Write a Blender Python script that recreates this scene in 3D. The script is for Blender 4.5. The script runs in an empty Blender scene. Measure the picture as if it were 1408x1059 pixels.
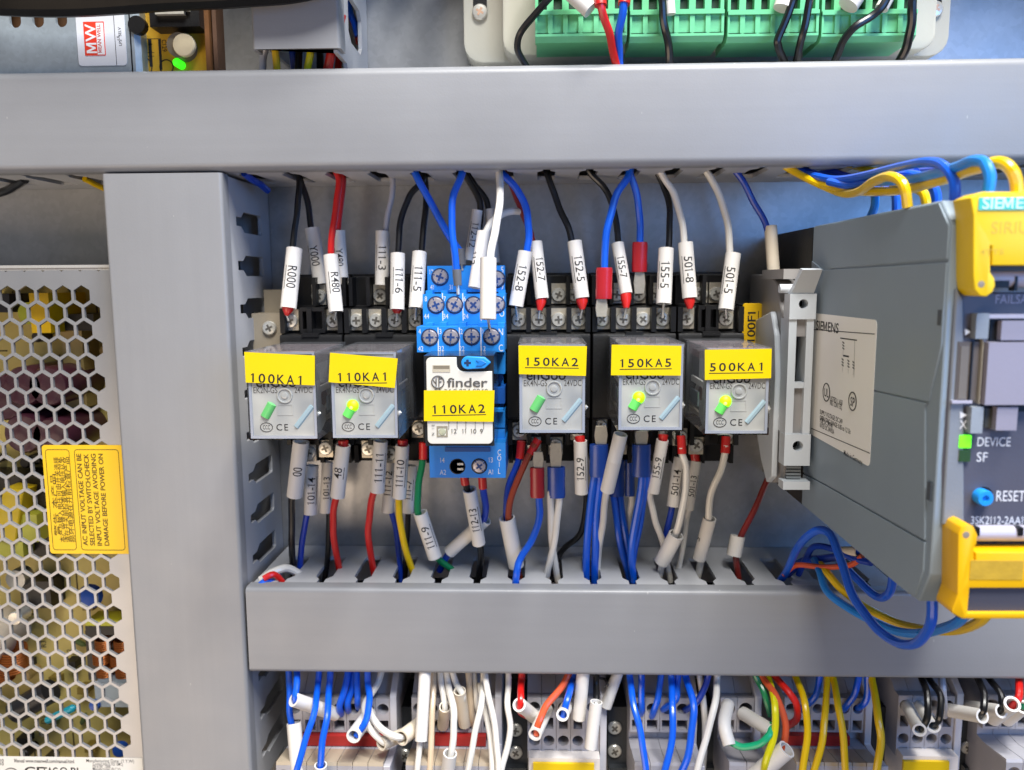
import bpy, bmesh, math, random
from mathutils import Vector, Matrix, Euler
random.seed(11)
S = 0.001                       # everything below is written in millimetres
SC = bpy.context.scene
C = SC.collection
PI = math.pi

# ------------------------------------------------------------------ camera
FPX, PW, PH = 1100.0, 1408.0, 1059.0
CAM = Vector((0, -330, 0))
ROT = (Matrix.Rotation(math.radians(1.9), 3, 'Z') @ Matrix.Rotation(math.radians(90 - 7.3), 3, 'X')
       @ Matrix.Rotation(math.radians(-0.35), 3, 'Z'))
cd = bpy.data.cameras.new('camera')
cam = bpy.data.objects.new('camera', cd); C.objects.link(cam)
cam.location = CAM * S; cam.rotation_euler = ROT.to_euler()
cd.sensor_width = 36; cd.lens = FPX / PW * 36; cd.clip_start = 0.005; cd.clip_end = 20
SC.camera = cam
cd.dof.use_dof = True; cd.dof.focus_distance = 0.262; cd.dof.aperture_fstop = 15
def ray(px, py): return ROT @ Vector(((px - PW/2)/FPX, -(py - PH/2)/FPX, -1))
def at(px, py, Y):
    d = ray(px, py); return CAM + d * ((Y - CAM.y)/d.y)
def atx(px, py, X):
    d = ray(px, py); return CAM + d * ((X - CAM.x)/d.x)
def dep(P): return (ROT.transposed() @ (Vector(P) - CAM)).z * -1
def mm(w, P): return w * dep(P) / FPX

# ------------------------------------------------------------------ light
w = bpy.data.worlds.new('World'); SC.world = w; w.use_nodes = True
w.node_tree.nodes['Background'].inputs[0].default_value = (0.76, 0.76, 0.78, 1)
w.node_tree.nodes['Background'].inputs[1].default_value = 0.2
def lamp(name, pos, target, size, watts, col, sy=None):
    l = bpy.data.lights.new(name, 'AREA'); l.energy = watts; l.color = col; l.size = size
    if sy: l.shape = 'RECTANGLE'; l.size_y = sy
    o = bpy.data.objects.new(name, l); C.objects.link(o); o.location = Vector(pos)*S
    o.rotation_euler = (Vector(target) - Vector(pos)).to_track_quat('-Z', 'Y').to_euler()
    return o
lamp('ceiling_lamp', (330, -370, 950), (0, -40, 0), 0.15, 11.0, (1.0, 0.985, 0.955))
lamp('front_lamp', (150, -720, 960), (0, -40, -40), 0.55, 22.0, (1.0, 0.985, 0.96), 0.35)
lamp('warm_lamp', (-420, -700, -430), (-60, -40, -120), 0.5, 3.0, (1.0, 0.78, 0.58))
lamp('blue_reflection_fill', (330, -470, 70), (120, 0, 20), 0.24, 1.0, (0.14, 0.4, 1.0))  # added fill that puts a blue reflection on the plate
vs = SC.view_settings
vs.view_transform = 'Standard'; vs.look = 'None'; vs.exposure = 0.1; vs.gamma = 1

# ------------------------------------------------------------------ materials
def lin(h):
    h = h.lstrip('#'); r = []
    for i in (0, 2, 4):
        c = int(h[i:i+2], 16)/255; r.append(c/12.92 if c <= .04045 else ((c+.055)/1.055)**2.4)
    return (*r, 1)
MATS = {}
def base(name):
    m = bpy.data.materials.new(name); m.use_nodes = True
    nt = m.node_tree; return m, nt, nt.nodes['Principled BSDF']
def pl(hexc, rough=.42, var=.10, scale=90, bump=.04, metal=0, spec=.5, specks=0, key=None, coat=0):
    k = key or (hexc, rough, var, scale, bump, metal, spec, specks, coat)
    if k in MATS: return MATS[k]
    m, nt, b = base('material_' + str(len(MATS))); N, L = nt.nodes, nt.links
    col = lin(hexc)
    tc = N.new('ShaderNodeTexCoord')
    ns = N.new('ShaderNodeTexNoise'); ns.inputs['Scale'].default_value = scale; ns.inputs['Detail'].default_value = 6
    L.new(tc.outputs['Object'], ns.inputs['Vector'])
    mx = N.new('ShaderNodeMix'); mx.data_type = 'RGBA'
    mx.inputs[6].default_value = (*[c*(1-var) for c in col[:3]], 1)
    mx.inputs[7].default_value = (*[min(1, c*(1+var)) for c in col[:3]], 1)
    L.new(ns.outputs['Fac'], mx.inputs[0])
    out = mx.outputs[2]
    if specks:
        sm = N.new('ShaderNodeMapping'); sm.inputs['Scale'].default_value = (14, 900, 420) if key != 'upright' else (420, 900, 14)
        sn = N.new('ShaderNodeTexNoise'); sn.inputs['Scale'].default_value = 1; sn.inputs['Detail'].default_value = 4
        L.new(tc.outputs['Object'], sm.inputs[0]); L.new(sm.outputs[0], sn.inputs['Vector'])
        s2 = N.new('ShaderNodeTexNoise'); s2.inputs['Scale'].default_value = 9; s2.inputs['Detail'].default_value = 7; s2.inputs['Roughness'].default_value = .7; L.new(tc.outputs['Object'], s2.inputs['Vector'])
        sr = N.new('ShaderNodeMapRange'); sr.inputs[1].default_value = .35; sr.inputs[2].default_value = .68; sr.inputs[3].default_value = .985; sr.inputs[4].default_value = 1.015; L.new(sn.outputs['Fac'], sr.inputs[0])
        s3 = N.new('ShaderNodeMapRange'); s3.inputs[1].default_value = .3; s3.inputs[2].default_value = .7; s3.inputs[3].default_value = .95; s3.inputs[4].default_value = 1.05; L.new(s2.outputs['Fac'], s3.inputs[0])
        sx = N.new('ShaderNodeMath'); sx.operation = 'MULTIPLY'; L.new(sr.outputs[0], sx.inputs[0]); L.new(s3.outputs[0], sx.inputs[1])
        sv = N.new('ShaderNodeVectorMath'); sv.operation = 'SCALE'; L.new(out, sv.inputs[0]); L.new(sx.outputs[0], sv.inputs['Scale']); out = sv.outputs[0]
        vo = N.new('ShaderNodeTexVoronoi'); vo.inputs['Scale'].default_value = 130; vo.inputs['Randomness'].default_value = 1
        mp = N.new('ShaderNodeMapping'); mp.inputs['Scale'].default_value = (1, 1, .45); mp.inputs['Rotation'].default_value = (0, .5, 0)
        L.new(tc.outputs['Object'], mp.inputs['Vector']); L.new(mp.outputs['Vector'], vo.inputs['Vector'])
        lt = N.new('ShaderNodeMath'); lt.operation = 'LESS_THAN'; lt.inputs[1].default_value = .011*specks
        L.new(vo.outputs['Distance'], lt.inputs[0])
        cr = N.new('ShaderNodeMath'); cr.operation = 'GREATER_THAN'; cr.inputs[1].default_value = .3
        sp = N.new('ShaderNodeSeparateColor'); L.new(vo.outputs['Color'], sp.inputs[0]); L.new(sp.outputs[0], cr.inputs[0])
        mu = N.new('ShaderNodeMath'); mu.operation = 'MULTIPLY'; L.new(lt.outputs[0], mu.inputs[0]); L.new(cr.outputs[0], mu.inputs[1])
        m2 = N.new('ShaderNodeMix'); m2.data_type = 'RGBA'; L.new(mu.outputs[0], m2.inputs[0]); L.new(out, m2.inputs[6])
        c2 = N.new('ShaderNodeMix'); c2.data_type = 'RGBA'; L.new(sp.outputs[1], c2.inputs[0])
        c2.inputs[6].default_value = (.12, .1, .09, 1); c2.inputs[7].default_value = (.6, .62, .63, 1)
        L.new(c2.outputs[2], m2.inputs[7]); out = m2.outputs[2]
    L.new(out, b.inputs['Base Color'])
    b.inputs['Roughness'].default_value = rough; b.inputs['Metallic'].default_value = metal
    b.inputs['Specular IOR Level'].default_value = spec
    if coat: b.inputs['Coat Weight'].default_value = coat; b.inputs['Coat Roughness'].default_value = .12
    n3 = N.new('ShaderNodeTexNoise'); n3.inputs['Scale'].default_value = 60; L.new(tc.outputs['Object'], n3.inputs['Vector'])
    mr = N.new('ShaderNodeMapRange'); mr.inputs[3].default_value = max(.05, rough-.1); mr.inputs[4].default_value = min(1, rough+.12)
    L.new(n3.outputs['Fac'], mr.inputs[0]); L.new(mr.outputs[0], b.inputs['Roughness'])
    if bump:
        n2 = N.new('ShaderNodeTexNoise'); n2.inputs['Scale'].default_value = 1400; n2.inputs['Detail'].default_value = 3
        L.new(tc.outputs['Object'], n2.inputs['Vector'])
        bp = N.new('ShaderNodeBump'); bp.inputs['Strength'].default_value = bump*4; bp.inputs['Distance'].default_value = .0003
        L.new(n2.outputs['Fac'], bp.inputs['Height']); L.new(bp.outputs['Normal'], b.inputs['Normal'])
    MATS[k] = m; return m
def galv(hexc, rough=.36, scale=55):
    k = ('galv', hexc, rough, scale)
    if k in MATS: return MATS[k]
    m, nt, b = base('galvanised_steel'); N, L = nt.nodes, nt.links; col = lin(hexc)
    tc = N.new('ShaderNodeTexCoord')
    vo = N.new('ShaderNodeTexVoronoi'); vo.inputs['Scale'].default_value = scale*9
    no = N.new('ShaderNodeTexNoise'); no.inputs['Scale'].default_value = scale; no.inputs['Detail'].default_value = 8
    st = N.new('ShaderNodeTexNoise'); st.inputs['Scale'].default_value = 14; st.inputs['Detail'].default_value = 5
    for n in (vo, no, st): L.new(tc.outputs['Object'], n.inputs['Vector'])
    sp = N.new('ShaderNodeSeparateColor'); L.new(vo.outputs['Color'], sp.inputs[0])
    ad = N.new('ShaderNodeMath'); ad.operation = 'MULTIPLY_ADD'; ad.inputs[1].default_value = .3
    L.new(sp.outputs[0], ad.inputs[0]); L.new(no.outputs['Fac'], ad.inputs[2])
    mx = N.new('ShaderNodeMix'); mx.data_type = 'RGBA'
    mx.inputs[6].default_value = (*[c*.76 for c in col[:3]], 1); mx.inputs[7].default_value = (*[min(1, c*1.1) for c in col[:3]], 1)
    L.new(ad.outputs[0], mx.inputs[0]); L.new(mx.outputs[2], b.inputs['Base Color'])
    mr = N.new('ShaderNodeMapRange'); mr.inputs[1].default_value = .3; mr.inputs[2].default_value = .7
    mr.inputs[3].default_value = rough-.1; mr.inputs[4].default_value = rough+.14
    L.new(st.outputs['Fac'], mr.inputs[0]); L.new(mr.outputs[0], b.inputs['Roughness'])
    b.inputs['Metallic'].default_value = .78 if scale < 80 else .6
    MATS[k] = m; return m
def clear(key='clear', tint=(.97, .98, .99), fac=.12, rough=.05):
    if key in MATS: return MATS[key]
    m, nt, b = base('clear_plastic'); N, L = nt.nodes, nt.links
    N.remove(b)
    tr = N.new('ShaderNodeBsdfTransparent'); tr.inputs[0].default_value = (*tint, 1)
    gl = N.new('ShaderNodeBsdfGlossy'); gl.inputs['Roughness'].default_value = rough
    df = N.new('ShaderNodeBsdfDiffuse'); df.inputs[0].default_value = (.7, .73, .8, 1)
    fr = N.new('ShaderNodeFresnel'); fr.inputs[0].default_value = 1.5
    m1 = N.new('ShaderNodeMixShader'); m1.inputs[0].default_value = fac; L.new(tr.outputs[0], m1.inputs[1]); L.new(df.outputs[0], m1.inputs[2])
    m2 = N.new('ShaderNodeMixShader'); L.new(fr.outputs[0], m2.inputs[0]); L.new(m1.outputs[0], m2.inputs[1]); L.new(gl.outputs[0], m2.inputs[2])
    L.new(m2.outputs[0], N['Material Output'].inputs[0])
    MATS[key] = m; return m
def glow(hexc, strength, key=None):
    k = ('glow', hexc, strength)
    if k in MATS: return MATS[k]
    m, nt, b = base('lit_led')
    b.inputs['Base Color'].default_value = lin(hexc); b.inputs['Emission Color'].default_value = lin(hexc)
    b.inputs['Emission Strength'].default_value = strength; MATS[k] = m; return m
def speckled(key, c1, c2, c3, scale):
    if key in MATS: return MATS[key]
    m, nt, b = base(key); N, L = nt.nodes, nt.links
    tc = N.new('ShaderNodeTexCoord')
    a = N.new('ShaderNodeTexNoise'); a.inputs['Scale'].default_value = scale; a.inputs['Detail'].default_value = 2
    mp = N.new('ShaderNodeMapping'); mp.inputs['Scale'].default_value = (1, 3, 3)
    L.new(tc.outputs['Object'], mp.inputs[0]); L.new(mp.outputs[0], a.inputs[0])
    r = N.new('ShaderNodeValToRGB'); r.color_ramp.interpolation = 'CONSTANT'
    e = r.color_ramp.elements; e[0].color = lin(c1); e[0].position = 0; e[1].color = lin(c2); e[1].position = .45
    x = e.new(.56); x.color = lin(c3)
    L.new(a.outputs['Fac'], r.inputs[0]); L.new(r.outputs[0], b.inputs['Base Color']); b.inputs['Roughness'].default_value = .25
    MATS[key] = m; return m

DUCT = pl('#88898c', .38, .07, 16, .03, specks=3)
DUCTV = pl('#88898c', .38, .07, 16, .03, specks=3, key='upright')
DUCTLIT = pl('#b0b1b4', .45, .06, 30, .03)  # same plastic as the lids, lightened to paint in light on the fingers
PLATE = galv('#b4b5b6', .37)
STEEL = galv('#aab7c2', .36, 90)
BLACK = pl('#0d0d0f', .45, .15, 120, .05, spec=.35)
DARK = pl('#33363a', .5, .12, 100, .05)
GREYP = pl('#8c8c94', .45, .06, 60, .03)
GREYL = pl('#b9bec3', .4, .05, 60, .02)
GREYM = pl('#84929e', .5, .05, 40, .03)
SCREW = galv('#d9d6cc', .26, 200)
SCREWD = pl('#6e6a62', .4, .3, 300, 0, metal=.7)
BRASS = galv('#c9c0ae', .32, 160)
INK = pl('#141417', .6, .05, 60, 0)
INKG = pl('#4f4d4a', .6, .05, 60, 0)
WHITEINK = pl('#d6d8dd', .6, .03, 60, 0)
SLEEVE = pl('#dcd8d2', .5, .05, 70, .02)
SLEEVEY = pl('#d8ccb8', .5, .06, 70, .02)
YEL = pl('#dcc200', .38, .06, 70, .03, spec=.35)
YELD = pl('#dcae00', .42, .05, 50, .02)
BLUEP = pl('#1f84da', .4, .06, 80, .03)
GREENP = pl('#66ba88', .35, .08, 80, .02)
WCOL = dict(blue='#0a58d4', navy='#0e38a4', lightblue='#1e80d8', black='#0f0f12', red='#cc1c18', yellow='#e6bd00', white='#dcd8d0',
            green='#0e7a4a', mint='#12a873', brown='#8e3a22', orange='#cf5630', grey='#a6a6ae', beige='#cdb89c', maroon='#7a2420',
            greenyellow='#d8d000', cable='#050506')
def wmat(c): return pl(WCOL[c], .3, .08, 150, .01, coat=.25) if c != 'cable' else pl(WCOL[c], .5, .1, 150, .02, spec=.25)

# ------------------------------------------------------------------ geometry helpers
class G:
    def __init__(s): s.bm = bmesh.new(); s.mi = 0
    def _f(s, vs):
        try: f = s.bm.faces.new(vs); f.material_index = s.mi; return f
        except ValueError: return None
    def box(s, x0, x1, y0, y1, z0, z1, b=0, seg=1):
        x0, x1 = min(x0, x1), max(x0, x1); y0, y1 = min(y0, y1), max(y0, y1); z0, z1 = min(z0, z1), max(z0, z1)
        v = [s.bm.verts.new((x, y, z)) for z in (z0, z1) for y in (y0, y1) for x in (x0, x1)]
        fs = [s._f([v[i] for i in q]) for q in ((0, 2, 3, 1), (4, 5, 7, 6), (0, 1, 5, 4), (2, 6, 7, 3), (0, 4, 6, 2), (1, 3, 7, 5))]
        if b: s._bev(fs, b, seg)
        return s
    def _bev(s, fs, b, seg, ang=0.3):
        es = {e for f in fs if f for e in f.edges if len(e.link_faces) == 2 and e.calc_face_angle(0) > ang}
        r = bmesh.ops.bevel(s.bm, geom=list(es), offset=b, segments=seg, profile=.5, affect='EDGES', clamp_overlap=True)
        for f in r['faces']: f.material_index = s.mi
    def prism(s, pts, axis, a0, a1, b=0, seg=1):
        """closed outline extruded: axis 'x' takes (y,z), 'y' takes (x,z), 'z' takes (x,y)"""
        def P(p, a): return {'x': (a, p[0], p[1]), 'y': (p[0], a, p[1]), 'z': (p[0], p[1], a)}[axis]
        A = [s.bm.verts.new(P(p, a0)) for p in pts]; B = [s.bm.verts.new(P(p, a1)) for p in pts]
        n = len(pts); fs = [s._f(A), s._f(B[::-1])]
        for i in range(n): fs.append(s._f([A[i], B[i], B[(i+1) % n], A[(i+1) % n]]))
        bmesh.ops.recalc_face_normals(s.bm, faces=[f for f in fs if f])
        if b: s._bev(fs, b, seg)
        return s
    def rings(s, rings, cap0=True, cap1=True, closed=False):
        R = [[s.bm.verts.new(p) for p in r] for r in rings]; n = len(R[0])
        m = len(R)
        for i in range(m if closed else m-1):
            a, b = R[i], R[(i+1) % m]
            for k in range(n): s._f([a[k], a[(k+1) % n], b[(k+1) % n], b[k]])
        if cap0 and not closed: s._f(R[0][::-1])
        if cap1 and not closed: s._f(R[-1])
        return s
    def tube(s, pts, r, n=10, hollow=0, cap=True):
        pts = [Vector(p) for p in pts]
        rs = r if isinstance(r, (list, tuple)) else [r]*len(pts)
        up = Vector((.13, .2, .97)); out, inn = [], []
        for i, p in enumerate(pts):
            t = (pts[min(i+1, len(pts)-1)] - pts[max(i-1, 0)]).normalized()
            if i == 0:
                u = t.orthogonal().normalized()
            else:
                u = (u - t*u.dot(t)).normalized()
            v = t.cross(u)
            out.append([p + (u*math.cos(2*PI*k/n) + v*math.sin(2*PI*k/n))*rs[i] for k in range(n)])
            inn.append([p + (u*math.cos(2*PI*k/n) + v*math.sin(2*PI*k/n))*rs[i]*hollow for k in range(n)])
        if hollow: s.rings(out + inn[::-1], closed=True)
        else: s.rings(out, cap, cap)
        return s
    def cyl(s, p0, p1, r0, r1=None, n=16, b=0):
        return s.tube([p0, p1], [r0, r0 if r1 is None else r1], n)
    def lathe(s, c, axis, prof, n=18):
        """prof: (radius, height along axis)"""
        c = Vector(c); a = Vector(axis).normalized(); u = a.orthogonal().normalized(); v = a.cross(u)
        s.rings([[c + a*h + (u*math.cos(2*PI*k/n) + v*math.sin(2*PI*k/n))*max(r, 1e-3) for k in range(n)] for r, h in prof]); return s
    def cell(s, x0, x1, z0, z1, Y, d, hole, n=16):
        """front plate cell facing -Y with a hole: hole=('o',cx,cz,r) or ('r',hx0,hx1,hz0,hz1); inner walls go back by d"""
        bm = s.bm
        if hole[0] == 'o':
            _, cx, cz, r = hole; O = []; I = []
            angs = sorted([2*PI*k/n + PI/n for k in range(n)] + [math.atan2(z-cz, x-cx) % (2*PI) for x in (x0, x1) for z in (z0, z1)])
            for a in angs:
                c, q = math.cos(a), math.sin(a)
                t = min([( (x1-cx)/c if c > 1e-9 else (x0-cx)/c if c < -1e-9 else 1e9), ((z1-cz)/q if q > 1e-9 else (z0-cz)/q if q < -1e-9 else 1e9)])
                O.append((cx+c*t, cz+q*t)); I.append((cx+c*r, cz+q*r))
        else:
            _, a0, a1, b0, b1 = hole
            O = [(x0, z0), (x1, z0), (x1, z1), (x0, z1)]; I = [(a0, b0), (a1, b0), (a1, b1), (a0, b1)]
        vo = [bm.verts.new((x, Y, z)) for x, z in O]; vi = [bm.verts.new((x, Y, z)) for x, z in I]
        vb = [bm.verts.new((x, Y+d, z)) for x, z in I]; vk = [bm.verts.new((x, Y+d, z)) for x, z in O]
        m = len(O)
        for i in range(m):
            j = (i+1) % m
            s._f([vo[i], vo[j], vi[j], vi[i]]); s._f([vi[i], vi[j], vb[j], vb[i]]); s._f([vk[j], vk[i], vo[i], vo[j]])
        return s
def spline(pts, k=7):
    P = [Vector(p) for p in pts]
    if len(P) < 3: return P
    P = [P[0]*2-P[1]] + P + [P[-1]*2-P[-2]]; out = []
    for i in range(1, len(P)-2):
        a, b, c, d = P[i-1:i+3]
        for j in range(k):
            t = j/k
            out.append(.5*((2*b) + (c-a)*t + (2*a-5*b+4*c-d)*t*t + (3*b-a-3*c+d)*t**3))
    out.append(P[-2]); return out
ORG = {}
def props(o, label=None, cat=None, group=None, kind=None):
    for k, v in (('label', label), ('category', cat), ('group', group), ('kind', kind)):
        if v: o[k] = v
    return o
def thing(name, label, cat, loc=(0, 0, 0), rot=None, group=None, local=False):
    o = bpy.data.objects.new(name, None); C.objects.link(o); o.empty_display_size = .005
    o.location = Vector(loc)*S
    if rot: o.rotation_euler = rot
    ORG[o.name] = Vector((0, 0, 0)) if local else Vector(loc)
    return props(o, label, cat, group)
def part(name, g, mats, parent=None, label=None, org=None, smooth=32):
    if isinstance(g, G):
        og = Vector(org) if org is not None else (ORG[parent.name] if parent else Vector((0, 0, 0)))
        for v in g.bm.verts: v.co = (v.co - og)*S
        me = bpy.data.meshes.new(name); g.bm.to_mesh(me); g.bm.free()
        for m in (mats if isinstance(mats, (list, tuple)) else [mats]): me.materials.append(m)
        me.polygons.foreach_set('use_smooth', [True]*len(me.polygons)); me.set_sharp_from_angle(angle=math.radians(smooth))
    else:
        me = g; og = Vector((0, 0, 0))
    o = bpy.data.objects.new(name, me); C.objects.link(o)
    if parent: o.parent = parent
    elif isinstance(g, G): o.location = og*S
    ORG[o.name] = og
    if label: o['label'] = label
    return o
def place(name, me, parent, pos, rotm=None):
    """a shared mesh set at pos (mm, the thing's own frame offset applied)"""
    o = bpy.data.objects.new(name, me); C.objects.link(o); o.parent = parent
    o.location = (Vector(pos) - ORG[parent.name])*S
    if rotm: o.rotation_euler = rotm
    ORG[o.name] = ORG[parent.name]
    return o

# ------------------------------------------------------------------ lettering (glyph meshes are made once)
CHARS = sorted(set("ABCDEFGHIJKLMNOPQRSTUVWXYZabcdefghijklmnopqrstuvwxyz0123456789-.,:/()+警告输入电压可由开关选择请在前检查以免损坏电源本产品"))
GLY = {}
def make_glyphs():
    objs = []
    for bold in (0, 1):
        for ch in CHARS:
            if bold and ord(ch) > 255: continue
            for st in (ch, '|' + ch + '|'):
                cu = bpy.data.curves.new('t', 'FONT'); cu.body = st; cu.resolution_u = 3; cu.offset = .013 if bold else .002
                o = bpy.data.objects.new('t', cu); C.objects.link(o); objs.append((bold, ch, st, o, cu))
    cu = bpy.data.curves.new('t', 'FONT'); cu.body = '||'; o = bpy.data.objects.new('t', cu); C.objects.link(o); objs.append((0, '||', '||', o, cu))
    dg = bpy.context.evaluated_depsgraph_get(); tmp = {}
    for bold, ch, st, o, cu in objs:
        me = o.evaluated_get(dg).to_mesh()
        vs_ = [tuple(v.co) for v in me.vertices]; fs = [tuple(p.vertices) for p in me.polygons]
        tmp[(bold, ch, st != ch)] = (vs_, fs); o.evaluated_get(dg).to_mesh_clear()
    xs = [v[0] for v in tmp[(0, '||', False)][0]]; barw = max(xs) - min(xs)
    ys = [v[1] for v in tmp[(0, 'H', False)][0]]; cap = max(ys) - min(ys)
    for bold, ch, st, o, cu in objs:
        if st == ch and ch != '||':
            x2 = [v[0] for v in tmp[(bold, ch, True)][0]]
            adv = max(x2) - min(x2) - barw - (.02*2*.9 if bold else 0)
            GLY[(bold, ch)] = ([(x/cap, y/cap) for x, y, z in tmp[(bold, ch, False)][0]], tmp[(bold, ch, False)][1], adv/cap)
    for *_, o, cu in objs: bpy.data.objects.remove(o); bpy.data.curves.remove(cu)
make_glyphs()
for bo, wd_ in ((0, .11), (1, .17)):            # a figure one with a flag, as on the printed markers
    GLY[(bo, '1')] = ([(.26-wd_/2, 0), (.26+wd_/2, 0), (.26+wd_/2, 1), (.26-wd_/2, 1), (.04, .78-wd_*.4), (.26-wd_/2, .98-wd_*.6), (.26, 1), (.04, .8+wd_*.4)], [(0, 1, 2, 3), (4, 5, 6, 7)], .58)
GLY[(1, 'M')] = ([(0, 0), (.16, 0), (.16, .68), (.4, .08), (.52, .08), (.76, .68), (.76, 0), (.92, 0), (.92, 1), (.7, 1), (.46, .38), (.22, 1), (0, 1)], [tuple(range(13))], 1.06)
def layout(s, h, bold=0, fit=None, sx=1.0, gap=.0, mono=0):
    V, F, x = [], [], 0
    for ch in s:
        if ch == ' ': x += .45; continue
        k = (bold, ch) if (bold, ch) in GLY else (0, ch)
        if k not in GLY: x += .5; continue
        vs_, fs, adv = GLY[k]; o = len(V)
        if mono:
            w0, w1 = min(v[0] for v in vs_), max(v[0] for v in vs_); q = min(1, .8*mono/(w1-w0))
            V += [(x + mono/2 + (a-(w0+w1)/2)*q, b) for a, b in vs_]; F += [tuple(i+o for i in f) for f in fs]; x += mono; continue
        V += [(x+a, b) for a, b in vs_]; F += [tuple(i+o for i in f) for f in fs]; x += adv + gap
    x0 = min(v[0] for v in V); x1 = max(v[0] for v in V)
    kx = (fit/(x1-x0)) if fit else h*sx
    return [((a-(x0+x1)/2)*kx, (b-.5)*h) for a, b in V], F, (x1-x0)*kx
def text(s, h, pos, mat, parent, X=(1, 0, 0), U=(0, 0, 1), bold=0, fit=None, sx=1.0, gap=0, align='c', under=0, clip=None, name='lettering', mono=0):
    """flat print: X reading direction, U up, pos the middle (mm, same frame as the parent's meshes)"""
    V, F, wd = layout(s, h, bold, fit, sx, gap, mono)
    X = Vector(X).normalized(); U = Vector(U).normalized(); pos = Vector(pos)
    sh = {'c': 0, 'l': wd/2, 'r': -wd/2}[align]
    g = G()
    vv = [g.bm.verts.new(pos + X*(a+sh) + U*b) for a, b in V]
    for f in F: g._f([vv[i] for i in f])
    if under:
        q = [(-wd/2-h*.1, -h*.5-under), (wd/2+h*.1, -h*.5-under), (wd/2+h*.1, -h*.5-under-h*.1), (-wd/2-h*.1, -h*.5-under-h*.1)]
        g._f([g.bm.verts.new(pos + X*(a+sh) + U*b) for a, b in q])
    if clip:
        bmesh.ops.bisect_plane(g.bm, geom=g.bm.verts[:]+g.bm.edges[:]+g.bm.faces[:], plane_co=Vector(clip), plane_no=-U, clear_outer=True)
    return part(name, g, mat, parent)
def text_on_tube(s, h, p0, p1, R, face, mat, parent, fit=None, sx=.8, turn=0, up_sign=1, shift=0, under=True, name='lettering', bold=0):
    """print wrapped on a sleeve that runs p0->p1 (reading direction); face = direction the print looks to"""
    p0, p1 = Vector(p0), Vector(p1); a = (p1-p0).normalized(); mid = (p0+p1)/2 + a*shift
    f = (face - a*face.dot(a)).normalized(); f = Matrix.Rotation(turn, 3, a) @ f
    u = f.cross(a)
    V, F, wd = layout(s, h, bold, fit, sx)
    g = G(); vv = [g.bm.verts.new((x, y, 0)) for x, y in V]
    for q in F: g._f([vv[i] for i in q])
    if under:
        y0 = -h*.72
        N = 1
        g._f([g.bm.verts.new((x, y, 0)) for x, y in ((-wd/2-.3, y0), (wd/2+.3, y0), (wd/2+.3, y0-.24), (-wd/2-.3, y0-.24))])
    for k in range(-5, 6):
        bmesh.ops.bisect_plane(g.bm, geom=g.bm.verts[:]+g.bm.edges[:]+g.bm.faces[:], plane_co=(0, k*h*.13, 0), plane_no=(0, 1, 0))
    for v in g.bm.verts:
        t = v.co.y/R; v.co = mid + a*v.co.x + (f*math.cos(t) + u*math.sin(t))*(R+.05)
    return part(name, g, mat, parent)
def rrect(x0, x1, z0, z1, r, n=4):
    out = []
    for cx, cz, a0 in ((x1-r, z1-r, 0), (x0+r, z1-r, PI/2), (x0+r, z0+r, PI), (x1-r, z0+r, 1.5*PI)):
        for k in range(n+1):
            a = a0 + PI/2*k/n; out.append((cx+r*math.cos(a), cz+r*math.sin(a)))
    return out

def screw_mesh(r, key, mats, blade=False):
    g = G()
    g.lathe((0, 0, 0), (0, -1, 0), [(r, 0), (r, .7), (r*.86, 1.15), (r*.4, 1.3), (0, 1.32)], 20)
    g.mi = 1
    a = r*.52; t = r*.14
    g.box(-a, a, -1.36, -.9, -t, t); g.box(-t, t, -1.37, -.9, -a, a)
    if blade:
        g.mi = 1; g.box(-r*.98, r*.98, -1.2, -.6, -t*.5, t*.5); g.box(-t*.5, t*.5, -1.21, -.6, -r*.98, r*.98)
    for v in g.bm.verts: v.co *= S
    me = bpy.data.meshes.new(key); g.bm.to_mesh(me); g.bm.free()
    for m in mats: me.materials.append(m)
    me.polygons.foreach_set('use_smooth', [True]*len(me.polygons)); me.set_sharp_from_angle(angle=math.radians(40))
    return me
SCR = screw_mesh(2.75, 'terminal_screw', [SCREW, SCREWD])
SCRB = screw_mesh(2.5, 'blue_socket_screw', [galv('#b9b2b6', .35, 200), pl('#1c3f78', .5, .1, 100, 0)], True)
def rs(a=.9): return (0, random.uniform(-a, a), 0)

exec_parts = []
# ------------------------------------------------------------------ setting: mounting plate
g = G(); g.box(-420, 420, 0, 3, -420, 320)
props(part('back_wall', g, PLATE), kind='structure', label='galvanised steel mounting plate behind all the devices')

# ------------------------------------------------------------------ trunking
def lid_profile(a0, a1, r, d=-50, lip=-44, t=1.3):
    """(depth, across) outline of a snap-on lid"""
    o = [(lip, a1)] + [(d + r - r*math.sin(q), a1 - r + r*math.cos(q)) for q in [PI/2*k/6 for k in range(7)]]
    o += [(d + r - r*math.cos(q), a0 + r - r*math.sin(q)) for q in [PI/2*k/6 for k in range(7)]] + [(lip, a0)]
    i = [(lip, a0+t)] + [(d + t + (r-t) - (r-t)*math.sin(q), a0 + t + (r-t) - (r-t)*math.cos(q)) for q in [PI/2*k/4 for k in range(5)]]
    i += [(d + t + (r-t) - (r-t)*math.cos(q), a1 - t - (r-t) + (r-t)*math.sin(q)) for q in [PI/2*k/4 for k in range(5)]] + [(lip, a1-t)]
    return o + i
def comb(a0, a1, slots, w=3.3, th=1.35, y0=-14, y1=-36.5, y2=-39.5, y3=-43.95):
    """outline (along, depth) of a slotted wall: fingers joined by a strip along the back"""
    o = [(a0, -.5), (a0, y3)]
    for s in sorted(slots):
        if s - w < a0 + .5 or s + w > a1 - .5: continue
        o += [(s-th, y3), (s-th, y2), (s-w, y1), (s-w, y0-.8), (s-w+.8, y0), (s+w-.8, y0), (s+w, y0-.8), (s+w, y1), (s+th, y2), (s+th, y3)]
    return o + [(a1, y3), (a1, -.5)]
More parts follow.
